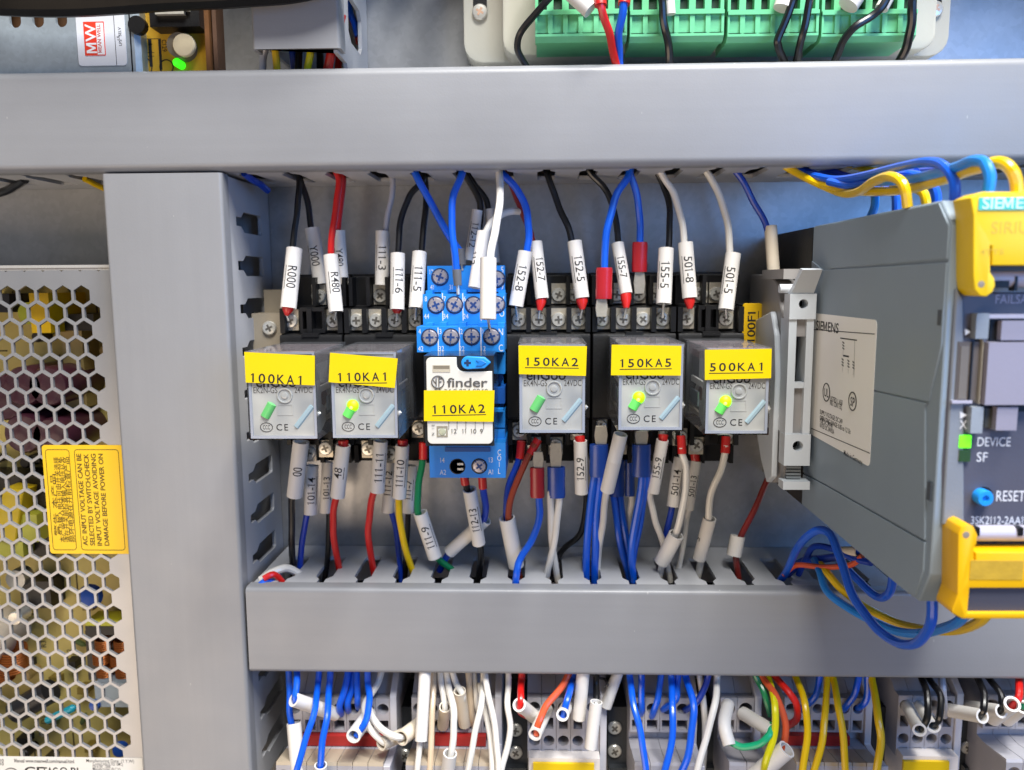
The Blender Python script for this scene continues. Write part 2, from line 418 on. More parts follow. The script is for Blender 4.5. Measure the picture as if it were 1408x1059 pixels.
TZ0, TZ1 = 38.9, 72.8
BZ0, BZ1 = -144.2, -111.2
LX0, LX1 = -151.6, -109.4
top_slots = [at(751.7 + 60.2*k, 232, -44).x for k in range(-13, 12)]
bot_slots = [at(709 + 54*k, 803, -44).x for k in range(-7, 13)]
# upper horizontal run
t = thing('cable_duct', 'long grey cable trunking across the top with a plain closed lid', 'cable duct', (0, 0, TZ0))
part('lid', G().prism(lid_profile(TZ0, TZ1, 2.9), 'x', -262, 262), DUCT, t)
part('slotted_wall', G().prism(comb(-262, 262, top_slots), 'z', TZ0+.2, TZ0+1.7), DUCTLIT, t)
g = G(); g.box(-262, 262, -46, -.5, TZ1-2.9, TZ1-1.4); part('side_wall', g, DUCTLIT, t)
g = G(); g.box(-262, 262, -2, -.5, TZ0+2.9, TZ1-2.9); part('rear_strip', g, DUCTLIT, t)
# lower horizontal run
t = thing('cable_duct', 'grey cable trunking running below the relay row towards the yellow module', 'cable duct', (0, 0, BZ0))
part('lid', G().prism(lid_profile(BZ0, BZ1, 1.7), 'x', -108.2, 262), DUCT, t)
part('slotted_wall', G().prism(comb(-107.4, 262, bot_slots), 'z', BZ1-1.9, BZ1-.4), DUCTLIT, t)
g = G(); g.box(-107.4, 262, -2, -.5, BZ0+2.9, BZ1-2.9); part('rear_strip', g, DUCTLIT, t)
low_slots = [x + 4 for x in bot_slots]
part('slotted_wall', G().prism(comb(-107.4, 262, low_slots), 'z', BZ0+1.4, BZ0+2.9), DUCTLIT, t)
# added run, out of view above; it shades the top of the plate
t = thing('cable_duct', 'added grey cable trunking out of view above, shading the top of the plate', 'cable duct', (0, 0, 150))
part('lid', G().prism(lid_profile(150, 184, 2.9), 'x', -262, 262), DUCT, t)
part('slotted_wall', G().prism(comb(-262, 262, top_slots), 'z', 150.2, 151.7), DUCTLIT, t)
g = G(); g.box(-262, 262, -2, -.5, 153, 181); part('rear_strip', g, DUCTLIT, t)
# vertical run
zs = [atx(345, y, -111).z for y in (309, 366.5, 424, 481)]
pz = (zs[0]-zs[3])/3
vslots = [zs[0] - pz*k for k in range(0, 17)]
t = thing('cable_duct', 'broad vertical grey cable trunking beside the perforated power supply', 'cable duct', (LX0, 0, -230))
part('lid', G().prism([(b, a) for a, b in lid_profile(LX0, LX1, 1.3)], 'z', -232, TZ0-.6), DUCTV, t)
def vwall(x0, x1):
    g = G(); g.prism([(y, z) for z, y in comb(-232, TZ0-1, vslots, w=3.8, th=1.7, y0=-10, y1=-29, y2=-32, y3=-37)], 'x', x0, x1)
    g.box(x0, x1, -43.95, -37.02, -232, TZ0-1); return g
part('slotted_wall', vwall(LX1-1.9, LX1-.4), DUCTLIT, t)
part('slotted_wall', vwall(LX0+1.3, LX0+2.7), DUCTLIT, t)
g = G(); g.box(LX0+2.7, LX1-2.7, -2, -.5, -232, TZ0-1); part('rear_strip', g, DUCTLIT, t)
# short stub at the top
Q = at(347, 76, -52); q2 = at(462, 66, -52)
sx0, sx1, sz = Q.x, q2.x+1.5, q2.z
t = thing('cable_duct', 'short cut end of vertical trunking above the upper trunking lid, wires leaving it', 'cable duct', (sx0, 0, sz))
part('lid', G().prism([(b, a) for a, b in lid_profile(sx0, sx1, 1.3, d=-52, lip=-45)], 'z', sz, sz+72), DUCT, t)
g = G(); zc = at(505, 48, -25).z
g.prism([(-.5, sz-9), (-12, sz-9), (-16, sz-6), (-34, sz-6), (-37, sz-1), (-50, sz-1), (-50, sz+72), (-30, sz+72), (-30, zc+12), (-33, zc+9), (-33, zc-1), (-29, zc-4), (-14, zc-4), (-11, zc-1), (-11, zc+9), (-14, zc+12), (-29, zc+12.1), (-29, sz+72), (-.5, sz+72)], 'x', sx1-2.8, sx1-1.4)
part('slotted_wall', g, DUCTLIT, t)
g = G(); g.box(sx0+1.4, sx0+2.8, -48, -.5, sz+3, sz+72); part('side_wall', g, DUCTLIT, t)

# ------------------------------------------------------------------ perforated power supply on the left
PY = -43.0
pt = at(70, 372, PY).z
t = thing('power_supply', 'power supply in a hexagon perforated grey cover with a yellow warning label', 'power supply', (-230, 0, -200))
a1 = at(112.5, 406, PY); px_ = 6.85; pzr = (at(112.5, 406, PY).z - at(129, 430.2, PY).z)
COVER = pl('#94969a', .34, .06, 60, .02, metal=.5)
g = G(); ROWS = 29; RI = px_/math.sqrt(3); hole = RI*.855; zb_hole = 0
for r in range(-1, ROWS+6):
    for c in range(-16, 5):
        off = .5 if r % 2 else 0
        cx = a1.x + px_*(c + off); cz = a1.z - pzr*r
        if cx > LX0 + 3: continue
        o = [(cx + RI*math.sin(PI/3*k), cz + pzr/1.5*math.cos(PI/3*k)) for k in range(6)]
        solid = c > 0 or r < 0 or r >= ROWS
        if solid:
            g._f([g.bm.verts.new((x, PY, z)) for x, z in o][::-1])
        else:
            i = [(cx + hole*math.sin(PI/3*k), cz + hole*pzr/1.5/RI*math.cos(PI/3*k)) for k in range(6)]
            vo = [g.bm.verts.new((x, PY, z)) for x, z in o]; vi = [g.bm.verts.new((x, PY, z)) for x, z in i]; vb = [g.bm.verts.new((x, PY+1.1, z)) for x, z in i]
            for k in range(6):
                j = (k+1) % 6
                g._f([vo[k], vi[k], vi[j], vo[j]]); g._f([vi[k], vb[k], vb[j], vi[j]])
zlo = a1.z - pzr*(ROWS-1) - pzr*.72
bmesh.ops.bisect_plane(g.bm, geom=g.bm.verts[:]+g.bm.edges[:]+g.bm.faces[:], plane_co=(0, 0, pt), plane_no=(0, 0, 1), clear_outer=True)
bmesh.ops.remove_doubles(g.bm, verts=g.bm.verts[:], dist=.002)
part('perforated_cover', g, COVER, t)
g = G(); g.box(-260, LX0-1.5, PY+.1, -3, pt+.02, pt+1.1); g.box(-260, LX0-1.5, PY-.3, PY+1, pt+.9, pt+1.9, .2); part('top_flange', g, pl('#b4b2ae', .35, .05, 60, .02, metal=.3), t)
PCB = pl('#d0bc6c', .5, .22, 70, .03)
g = G(); g.box(-262, LX0-1.2, -8, -6, -230, pt-.5); pcb = part('circuit_board', g, PCB, t)
# components seen through the holes
def comp(name, g, m, lab=None): return part(name, g, m, t, lab)
def P_(px, py, Y): return at(px, py, Y)
def cbox(px0, px1, py0, py1, Y0, Y1, b=.6):
    p, q = at(px0, py1, Y0), at(px1, py0, Y0); g = G(); g.box(p.x, q.x, Y0, Y1, p.z, q.z, b); return g
MAROON = pl('#43202c', .3, .15, 60, .01, coat=.3)
comp('capacitor', G().lathe(P_(58, 535, -8), (0, -1, 0), [(0, 0), (9, 0), (9, 24), (8.4, 25), (0, 25)], 24), MAROON)
for (a, b_) in ((88, 520), (88, 580), (120, 520), (124, 585)):
    comp('capacitor', G().lathe(P_(a, b_, -8), (0, -1, 0), [(0, 0), (7.6, 0), (7.6, 26), (7, 27), (0, 27)], 24), MAROON)
comp('transformer', cbox(60, 128, 432, 455, -24, -8), pl('#1f1c1a', .4)); comp('coil_former', cbox(44, 66, 403, 458, -33, -8, .4), YELD)
p = P_(86, 428, -8); comp('inductor', G().lathe(p, (0, -1, 0), [(0, 0), (4.2, 0), (4.2, 22), (0, 22)], 20), pl('#b9bd2e', .4))
comp('component_block', cbox(-40, 12, 404, 430, -28, -8), pl('#26262e', .4)); comp('heat_sink', cbox(92, 112, 455, 560, -20, -8, .3), pl('#b09a60', .4))
comp('transformer', cbox(-30, 62, 655, 765, -24, -8, 1), pl('#1b1712', .4))
g = G()
for (a, b_, c_, d_) in ((-30, 18, 690, 722), (22, 50, 708, 745), (-20, 30, 735, 765)):
    p, q = at(a, d_, -31), at(c_ if False else b_, c_, -31); g.box(p.x, q.x, -31, -10, p.z, q.z, .5)
comp('winding_tape', g, pl('#aaa838', .35, .1, 60, .01))
g = G(); p = P_(30, 690, -24); g.prism([(p.x-6, p.z-12), (p.x+2, p.z-14), (p.x+7, p.z+7), (p.x-1, p.z+8)], 'y', -33, -12, .4); comp('winding_tape', g, pl('#c7a91c', .35, .1, 60, .01))
comp('capacitor', G().lathe(P_(14, 862, -8), (0, -1, 0), [(0, 0), (9.5, 0), (9.5, 20), (8.5, 21.5), (0, 21.8)], 24), pl('#d9cbb8', .6, .15, 300, .1))
COP = pl('#a8622e', .3, .25, 500, .05, metal=.6)
def coil(px, py, Y, n, r, wr, dx):
    p = P_(px, py, Y); g = G()
    for k in range(n):
        c = p + Vector((0, 0, (k-(n-1)/2)*wr*2.05)); pts = [c + Vector((math.cos(a)*r, math.sin(a)*r*.8, dx*math.sin(a))) for a in [2*PI*i/14 for i in range(15)]]
        g.tube(pts, wr, 6)
    return g
for (a, b_) in ((142, 885), (168, 886), (139, 905), (163, 907), (144, 922), (170, 923)): comp('copper_winding', coil(a, b_, -20, 5, 3, .42, .4), COP)
comp('choke_core', cbox(122, 186, 868, 935, -17, -8, 1), pl('#141210', .4))
comp('copper_winding', coil(18, 905, -22, 9, 5.5, .5, 1.2), COP); comp('copper_winding', coil(4, 922, -22, 7, 4.5, .5, 1), COP)
comp('component_block', cbox(132, 186, 940, 972, -26, -8), pl('#98a6b0', .5)); comp('component_block', cbox(30, 68, 800, 836, -18, -8), pl('#201d1c', .4))
p, q = P_(22, 978, -24), P_(70, 950, -24); g = G(); g.tube([p, q], 5, 14); comp('capacitor', g, pl('#26262a', .35, .3, 300))
p, q = P_(62, 992, -27), P_(104, 972, -27); g = G(); g.tube(spline([p, p*.66+q*.34, p*.33+q*.67, q], 4), [.5]+[1.6]*11+[.6], 10); comp('film_capacitor', g, pl('#1ba3b8', .3))
for (a, b_, r) in ((124, 820, 5), (131, 969, 2.4), (166, 1030, 3.4)):
    comp('disc_capacitor', G().lathe(P_(a, b_, -26), (0.2, -1, .2), [(0, -2), (r*.8, -1.6), (r, 0), (r*.8, 1.6), (0, 2)], 16), pl('#1f4fa6', .3))
comp('tape_strip', cbox(118, 166, 854, 861, -24, -14), pl('#c9c42a', .35)); comp('component_block', cbox(118, 166, 861, 873, -24, -14), pl('#141210', .4))
p = P_(34, 842, -20); comp('metal_can', G().lathe(p, (0, -1, 0), [(0, 0), (3, 0), (3, 6), (2.5, 6.6), (0, 6.6)], 16), SCREW)
comp('metal_can', G().lathe(P_(34, 790, -20), (0, -1, 0), [(0, 0), (4, 0), (4, 6), (0, 6.6)], 16), pl('#9b9c9a', .3, metal=.7))
random.seed(5)
for k in range(46):                         # small parts soldered on the board
    a, b_ = random.uniform(-10, 188), random.uniform(395, 1050); p = P_(a, b_, -8); kd = random.choice('rcbt')
    if kd == 'r':
        an = random.uniform(0, PI); d = Vector((math.cos(an), 0, math.sin(an)))*3
        comp('resistor', G().tube([p-d+Vector((0, -2, 0)), p-d*.6+Vector((0, -2, 0)), p+d*.6+Vector((0, -2, 0)), p+d+Vector((0, -2, 0))], [.3, 1.1, 1.1, .3], 8), pl(random.choice(['#7a5a34', '#5a6a3a', '#c0b184', '#2e2a22']), .4))
    elif kd == 'c': comp('capacitor', G().lathe(p, (0, -1, 0), [(0, 0), (2.2, 0), (2.2, 7), (1.8, 7.6), (0, 7.6)], 14), pl(random.choice(['#2a2622', '#3a3324', '#b89a5a']), .4))
    elif kd == 'b': comp('component_block', G().box(p.x-2.2, p.x+2.2, -11-random.random()*3, -8, p.z-1.5, p.z+1.5, .3), pl(random.choice(['#1b1a18', '#2b2a26', '#8a7430']), .45))
    else: comp('solder_pad', G().lathe(p, (0, -1, 0), [(0, 0), (1.6, 0), (.8, .8), (0, 1.2)], 12), pl('#c9c2a8', .3, metal=.5))
g = G()
for k in range(30):
    a, b_ = random.uniform(-10, 188), random.uniform(395, 1050); p = P_(a, b_, -8)
    ww, hh = random.choice([(5, .35), (.35, 5), (3, .3), (.3, 3)])
    g.box(p.x-ww, p.x+ww, -8.06, -7.9, p.z-hh, p.z+hh)
part('board_print', g, pl('#4a3d18', .6), pcb)
for s, a, b_ in (('C 5', 24, 598), ('R13', 110, 822), ('L21', 104, 905), ('C12', 96, 900), ('RT1', 70, 990), ('D3', 60, 990), ('R31', 60, 884)):
    p = P_(a, b_, -8); text(s, 2.2, (p.x, -8.1, p.z), INK, pcb, X=(0, 0, 1), U=(-1, 0, 0))
# warning label
def quadpart(name, pts, Y, th, m, parent, r=1.2):
    xs = [p.x for p in pts]; zs_ = [p.z for p in pts]
    g = G(); g.prism(rrect(min(xs), max(xs), min(zs_), max(zs_), r), 'y', Y, Y-th); return part(name, g, m, parent), (min(xs), max(xs), min(zs_), max(zs_))
wl, (x0, x1, z0, z1) = quadpart('warning_label', [at(57.5, 612, PY), at(70, 761, PY), Vector((LX0-.3, 0, at(160, 612, PY).z))], PY-.05, .15, pl('#e3b704', .4, .04, 30, .01), t)
x0 = at(57, 612, PY).x
yy = PY-.26
def frame_line(xa, xb, za, zb, r, th, m, parent, Y, name='border_line'):
    o = rrect(xa, xb, za, zb, r); i = rrect(xa+th, xb-th, za+th, zb-th, max(r-th, .1)); g = G()
    vo = [g.bm.verts.new((x, Y, z)) for x, z in o]; vi = [g.bm.verts.new((x, Y, z)) for x, z in i]
    for k in range(len(o)): j = (k+1) % len(o); g._f([vo[k], vo[j], vi[j], vi[k]])
    return part(name, g, m, parent)
wbx = x0 + 1.3
DKB = pl('#4a3a10', .6)
frame_line(wbx, wbx+9.2, z0+1.4, z1-1.6, 1.2, .22, DKB, wl, yy); frame_line(wbx+11, x1-1.0-3.0, z0+1.4, z1-1.6, 1.2, .22, DKB, wl, yy)
for k, s in enumerate(('AC INPUT VOLTAGE CAN BE', 'SELECTED BY SWITCH,CHECK', 'INPUT VOLTAGE AVOIDING', 'DAMAGE BEFORE POWER ON')):
    text(s, 1.75, (wbx+12.7+2.75*k, yy-.02, (z0+z1)/2), DKB, wl, X=(0, 0, 1), U=(-1, 0, 0), fit=(z1-z0)-6.5, bold=1)
for k, s in enumerate(('警告：本产品', '本产品输入电压可由开关选择', '请在开关前检查输入电压以免', '损坏电源在开前检查产品')):
    text(s, 1.6, (wbx+3.1-.9+2.0*k*.95, yy-.02, (z0+z1)/2 - (0 if k else 2)), DKB, wl, X=(0, 0, 1), U=(-1, 0, 0), fit=(z1-z0)-(9 if k else 18))
# rating label at the foot
zt = at(100, 1041, PY).z
g = G(); g.box(-262, at(196, 1046, PY).x, PY-.16, PY-.05, zt-20, zt); rl = part('rating_label', g, pl('#dedcd6', .45, .04, 50, .01), t)
yy = PY-.2
def rtext(s, h, px, py, fit=None, bold=0, align='l', m=INK):
    p = at(px, py, PY); return text(s, h, (p.x, yy, p.z), m, rl, fit=fit, bold=bold, align=align)
rtext('Manual www.meanwell.com/manual.html', 1.5, 20, 1045.5, fit=24, bold=1)
rtext('Manufacturing Date: (Y.Y.W)', 1.3, 119, 1045.5, fit=19); rtext('Contact Info (LVD: EMC)', 1.2, 128, 1050, fit=12); rtext('EN 61347 : 2006', 1.2, 128, 1053.5, fit=7); rtext('Manufacturer (B.C.V)', 1.2, 128, 1057, fit=11)
rtext('CE', 3.6, 34, 1060, fit=8, bold=1); rtext('EAC', 3.2, 61, 1060, fit=5.5, bold=1); rtext('O', 2.6, 83, 1059, bold=1); rtext('BI', 3, 98, 1060, bold=1); rtext('10', 1.3, 0, 1045.5, bold=1); rtext('10', 1.3, 0, 1050, bold=1)
p = at(16, 1062, PY); o_ = [(p.x + 2.6*math.cos(2*PI*k/24), p.z + 1.9*math.sin(2*PI*k/24)) for k in range(25)]
g = G(); g.tube([(x, yy, z) for x, z in o_], .16, 4); part('logo_ring', g, INK, rl)

# ------------------------------------------------------------------ steel-cased supply at the top left
CY = -44.0
t = thing('power_supply', 'steel cased power supply with white label and a red square badge', 'power supply', (-200, 0, 73))
e = at(183, 93, CY)
g = G()
hx = [at(a, 30, CY).x for a in (21, 52.5, 84.5)]; hz0 = at(50, 38, CY).z; hz1 = hz0 + 14
xs = [-262] + [v for h in hx for v in (h-3.8, h+3.8)] + [e.x]
for k in range(len(xs)-1):
    if k % 2 == 0: g.box(xs[k], xs[k+1], CY, CY+1.2, e.z-6, e.z+40)
    else:
        c = (xs[k]+xs[k+1])/2; r = 2.05
        lo = [(c + r*math.cos(a), hz0 + r + r*math.sin(a)) for a in [PI + PI*k_/10 for k_ in range(11)]]
        o = [(xs[k], e.z-6), (xs[k+1], e.z-6), (xs[k+1], hz1), (c+r, hz1)] + lo[::-1] + [(c-r, hz1), (xs[k], hz1)]
        g.prism([(x, z) for x, z in o], 'y', CY+1.2, CY)
        g.box(xs[k], xs[k+1], CY, CY+1.2, hz1, e.z+40)
part('front_panel', g, STEEL, t)
g = G(); g.prism([(e.x-.5, CY), (e.x+1, CY), (e.x+2.6, CY+1.6), (e.x+2.6, -34), (e.x+1.2, -34), (e.x+1.2, CY+2), (e.x-.5, CY+1.2)], 'z', e.z-6, e.z+40); part('side_panel', g, STEEL, t)
g = G(); g.box(-262, e.x-2, CY+6, CY+9, e.z-6, e.z+40); part('inner_board', g, pl('#5a3d24', .5, .3, 120), t)
la, lb = at(109, 91, CY), at(171, 22, CY)
g = G(); g.prism(rrect(la.x, lb.x, la.z, lb.z+6, 1.2), 'y', CY-.03, CY-.2); lab = part('white_label', g, pl('#c6cbd4', .35, .03, 50, .01), t)
ba, bb = at(118, 77, CY), at(143, 30, CY)
g = G(); g.box(ba.x, bb.x, CY-.32, CY-.2, ba.z, bb.z); part('red_badge', g, pl('#d23a26', .4), lab)
c = (ba+bb)/2
text('MW', 3.6, (ba.x+2.4, CY-.36, c.z), WHITEINK, lab, X=(0, 0, 1), U=(-1, 0, 0), fit=(bb.z-ba.z)*.86, bold=1)
g = G(); g.box(ba.x+4.45, bb.x-.25, CY-.345, CY-.31, ba.z+.3, bb.z-.4); part('badge_panel', g, WHITEINK, lab)
text('MEAN WELL', 1.25, (ba.x+5.35, CY-.37, c.z), pl('#b23020', .4), lab, X=(0, 0, 1), U=(-1, 0, 0), fit=(bb.z-ba.z)*.84, bold=1)
g = G(); p = at(159, 60, CY); g.box(p.x-.09, p.x+.09, CY-.24, CY-.19, la.z, lb.z+6); part('label_line', g, INK, lab)
for s, a, b_ in (('LPS', 166, 59), ('SELV', 165, 44), ('UL', 163, 52)): p = at(a, b_, CY); text(s, 1.0, (p.x, CY-.24, p.z), INK, lab, X=(0, 0, 1), U=(-1, 0, 0))
# open board beside it
PB = pl('#c89a24', .45, .12, 80, .03)
a, b_ = at(186, 96, -38), at(283, 0, -38)
g = G(); g.box(a.x-6, b_.x, -38, -36, a.z-4, b_.z+12); pb = part('circuit_board', g, PB, t)
g = G(); g.box(b_.x+.6, b_.x+2.2, -42, -34, a.z-4, b_.z+12); part('heat_sink', g, pl('#6e4a2c', .4, .1, metal=.3), t)
g = G(); g.box(b_.x+3, b_.x+4.4, -41, -34, a.z-4, b_.z+12); part('case_edge', g, pl('#4b3424', .5), t)
p, q = at(212, 41, -43), at(278, 8, -43); g = G(); g.box(p.x, q.x, -46, -38, p.z, q.z+12, .5); part('connector', g, BLACK, t)
p, q = at(215, 21, -47), at(254, 14, -47); g = G(); g.box(p.x, q.x, -48, -46.1, p.z, q.z, .3); g.box(q.x, q.x+1.6, -48, -46.1, p.z+1.2, q.z); part('terminal_clip', g, SCREW, t)
p = at(253, 62, -44); part('trimmer', G().lathe(p, (0, -1, 0), [(3.9, -1), (3.9, .2), (3.6, .6), (0, .6)] , 20), pl('#c9bc9c', .45), t)
g = G(); g.lathe(at(255, 68, -38), (0, -1, 0), [(4.4, 0), (4.2, 5.6), (0, 5.6)], 20); part('trimmer_base', g, pl('#6b6252', .5), t)
p = at(243, 86, -42); part('status_light', G().lathe(p, (0, -1, 0), [(0, -4), (1.45, -4), (1.45, 0), (1.0, 1.0), (0, 1.4)], 16), glow('#3dff20', 1.1), t, 'lit green indicator lamp')
p = at(197, 40, -40); part('capacitor', G().lathe(p, (0, -1, 0), [(0, 2.2), (3, 2.2), (3, 5), (0, 5)][::-1], 18), BLACK, t)
g = G()
for (xa, ya, xb, yb) in ((194, 53, 221, 54), (220, 54, 221, 96), (206, 54, 208, 92), (198, 72, 212, 73), (198, 77, 212, 78), (204, 60, 209, 62)):
    p, q = at(xa, yb, -38), at(xb, ya, -38); g.box(p.x, q.x, -38.08, -37.95, p.z, q.z)
for (cx, cy, r) in ((196, 92, 3.4), (229, 92, 2.4)):
    p = at(cx, cy, -38.05); g.tube([(p.x + r*math.cos(2*PI*k/20), -38.05, p.z + r*math.sin(2*PI*k/20)) for k in range(21)], .22, 4)
part('board_print', g, INK, pb)
p = at(226, 63, -38); text('C129', 1.6, (p.x, -38.1, p.z), INK, pb, X=(0, 0, -1), U=(1, 0, 0), fit=4)

# ------------------------------------------------------------------ control module at the top right
t = thing('control_module', 'pale grey control module housing that carries four green plugs', 'control module', (60, 0, 75))
BY, HY = -14.0, -26.0
CREAM = pl('#b7b5a9', .45, .05, 50, .02)
a, b_ = at(638, 87, BY), at(1303, 87, BY)
g = G(); g.prism(rrect(a.x, b_.x, a.z, a.z+60, 7), 'y', 0, BY, .6, 2); part('base_plate', g, CREAM, t)
a, b_ = at(691, 77, HY), at(1286, 70, HY)
g = G(); g.prism(rrect(a.x, b_.x, a.z, a.z+60, 5.5), 'y', BY+.5, HY, 1.2, 2); part('raised_housing', g, CREAM, t)
CS = screw_mesh(2.9, 'fixing_screw', [SCREW, pl('#c9a58c', .4, metal=.6)])
for (a, b_) in ((660, 17), (1285, 13)):
    p = at(a, b_, BY-.6); place('fixing_screw', CS, t, p, (0, .5, 0))
    g = G(); g.box(p.x-2.6, p.x+2.6, BY-.25, BY+.3, p.z, p.z+14, .1); part('screw_slot', g, BLACK, t)
GY = -46.0
GB = pl('#153a26', .5)
for n, (a, b_, lab) in enumerate(((736, 862, 'green plug at the end of the row, red and blue wires entering it'), (866, 995, 'green plug crossed by a single black wire in a printed sleeve'),
                          (1000, 1125, 'green plug with two black wires and one white sleeve end'), (1129, 1259, 'green plug with two black wires curving to its corner'))):
    p, q = at(a, 57, GY), at(b_, 57, GY); x0, x1 = p.x, q.x; z0 = p.z
    u = thing('terminal_plug', lab, 'terminal plug', (x0, GY, z0), group='green plugs on the control module')
    g = G(); g.box(x0+.4, x1-.4, GY+4, HY+.2, z0+.2, z0+32, .3); part('body', g, GREENP, u)
    g = G(); g.prism([(GY, z0+1.5), (GY+2, z0), (GY+4.5, z0), (GY+4.5, z0+2.6), (GY, z0+2.6)], 'x', x0, x1); part('bottom_lip', g, GREENP, u)
    N = 6; cw = (x1-x0)/N
    zc = at(a, 47, GY).z; zd = at(a, 19, GY).z; zf = at(a, 13, GY).z
    for k in range(N):
        xa = x0 + cw*k
        g = G(); g.cell(xa, xa+cw, z0+2.6, zd, GY, 2.2, ('r', xa+.7, xa+cw-.9, zc, zd-.3))
        g.box(xa+.5, xa+cw-.7, GY+1.0, GY+3, zc-.3, zd, .15)
        g.cell(xa, xa+cw, zd, zd+12, GY+.6, 4, ('r', xa+1.0, xa+cw-1.2, zf, zf+6.5))
        g.box(xa, xa+cw, GY-.5, GY+1, zd-.5, zf-.6, .2)
        g.mi = 1; g.box(xa+.9, xa+cw-1, GY+3.6, GY+4.4, zf-.2, zf+7)
        part('clamp', g, [GREENP, GB], u)
# ------------------------------------------------------------------ mounting rail and end stops
t = thing('mounting_rail', 'steel mounting rail carrying the row of relay sockets', 'rail', (0, 0, -34))
g = G(); zc = -34
g.prism([(-.3, zc-13), (-1.3, zc-13), (-1.3, zc-12.2), (-7, zc-12.2), (-7, zc-17.5), (-6, zc-17.5), (-6, zc-13.2), (-.3, zc-11.2)], 'x', -106, 262)
g.prism([(-.3, zc+13), (-1.3, zc+13), (-1.3, zc+12.2), (-7, zc+12.2), (-7, zc+17.5), (-6, zc+17.5), (-6, zc+13.2), (-.3, zc+11.2)], 'x', -106, 262)
g.box(-106, 262, -1.3, -.2, zc-12.2, zc+12.2); part('rail_profile', g, STEEL, t)
p, q = at(352, 560, -24), at(386, 431, -24)
t = thing('end_stop', 'beige end stop with one screw at the open end of the relay row', 'end stop', (p.x, -7, p.z))
g = G(); g.box(p.x, q.x, -24, -7, p.z, q.z, .6); g.box(p.x+2, q.x-1, -15, -7, q.z-1, q.z+9, .5); part('body', g, pl('#8f8472', .5, .08, 60, .03), t)
s = at(371, 451, -24.2); place('screw', SCR, t, s, rs())
p, q = at(1017, 560, -27), at(1049, 417, -27)
t = thing('end_stop', 'dark end stop bearing a yellow label printed 100F1', 'end stop', (p.x, -7, p.z))
g = G(); g.box(p.x+.3, q.x, -26.6, -7, p.z, q.z-.5, .5); part('body', g, DARK, t)
p2 = at(1019, 500, -27)
g = G(); g.prism(rrect(p2.x, q.x-.2, p2.z-6, q.z, .9), 'y', -26.7, -27.3, .1); lb_ = part('name_label', g, YELD, t)
p = at(1034, 448, -27.35); text('100F1', 2.9, (p.x-.2, -27.36, p.z-.6), INK, lb_, X=(0, 0, 1), U=(-1, 0, 0), fit=11.5, bold=1)
p = at(1042.5, 448, -27.35); g = G(); g.box(p.x-.14, p.x+.14, -27.38, -27.34, p.z-7, p.z+5.5); part('underline', g, INK, lb_)

# ------------------------------------------------------------------ black relay sockets
def relay_socket(px0, px1, row1, row2, low, label, blank=()):
    x0, x1 = at(px0, 440, -33).x, at(px1, 440, -33).x
    t = thing('relay_socket', label, 'relay socket', ((x0+x1)/2, -7.2, -34), group='black relay sockets on the rail')
    P = [(-7.2, 3.6), (-17, 3.6), (-20, 2.6), (-20, -8.6), (-29, -9.4), (-29, -18.4), (-35.4, -18.9), (-35.8, -20.2), (-35.8, -49.6), (-35, -50.8), (-29, -51), (-29, -61.5), (-20, -62.5), (-20, -70), (-7.2, -70)]
    part('body', G().prism(P, 'x', x0+.15, x1-.15, .25), BLACK, t)
    def fins(xs, y0, y1, za, zb, wd=.9):
        for x in xs:
            if x0-.1 <= x-wd and x+wd <= x1+.1:
                part('partition', G().box(x-wd, x+wd, y0, y1, za, zb, .2), BLACK, t)
    xs1 = [at(p, 440, -31).x for p in row1]
    edges = [x0+1.0] + [(a+b)/2 for a, b in zip(xs1, xs1[1:])] + [x1-1.0]
    fins(edges, -34.4, -28.9, -18.3, -9.2); fins(edges, -26.5, -19.8, -8.5, 2.4, .7)
    for x in xs1:
        z = at(700, 440, -31).z
        part('contact_plate', G().box(x-2.9, x+2.9, -30.2, -28.9, z-3.6, z+4.2, .3), BRASS, t)
        place('terminal_screw', SCR, t, (x, -30.2, z), rs())
    for p in row2:
        z = at(700, 406, -21.5).z; x = at(p, 406, -21.5).x
        part('contact_plate', G().box(x-2.7, x+2.7, -21.1, -19.9, z-3.3, z+4.4, .3), BRASS, t)
        place('terminal_screw', SCR, t, (x, -21.1, z), rs())
    for px, py in low:
        p = at(px, py, -30.3)
        part('contact_plate', G().box(p.x-2.7, p.x+2.7, -30.3, -28.9, p.z-3.6, p.z+3, .3), BRASS, t)
        place('terminal_screw', SCR, t, (p.x, -30.3, p.z), rs())
    fins([x0+1.2, x0+(x1-x0)*.27, (x0+x1)/2, x0+(x1-x0)*.73, x1-1.2], -33, -28.9, -61, -51.2, .8)
    fins([x0+1.2, (x0+x1)/2, x1-1.2], -26, -19.9, -69.5, -62.6, .8)
    for px_a, px_b in blank:
        a, b = at(px_a, 440, -33).x, at(px_b, 440, -33).x
        g = G(); g.cell(a, b, -18.2, -8.8, -33.5, 4.5, ('r', a+1, b-1, -16.8, -10.2)); part('blank_pocket', g, BLACK, t)
    # small release tab moulded above the relay
    xm = (x0+x1)/2
    part('release_tab', G().box(xm-3.2, xm+3.2, -36.4, -29, -19.6, -18.2, .3), BLACK, t)
    return t
relay_socket(386, 472, (399, 458), (438,), ((448, 616), (425, 622)), 'black relay socket under the clear relay marked 100KA1', ((413, 447),))
relay_socket(474, 586, (490, 517, 543, 572), (523, 553), ((507, 617), (536, 624), (576, 589)), 'black relay socket under the clear relay marked 110KA1')
relay_socket(696, 812, (713, 741, 768, 796), (768, 790), ((714, 592), (734, 612), (764, 612), (794, 592)), 'black relay socket under the clear relay marked 150KA2')
relay_socket(814, 929, (828, 857, 884, 911), (878, 848, 902), ((825, 586), (852, 612), (880, 596), (915, 596)), 'black relay socket under the clear relay marked 150KA5')
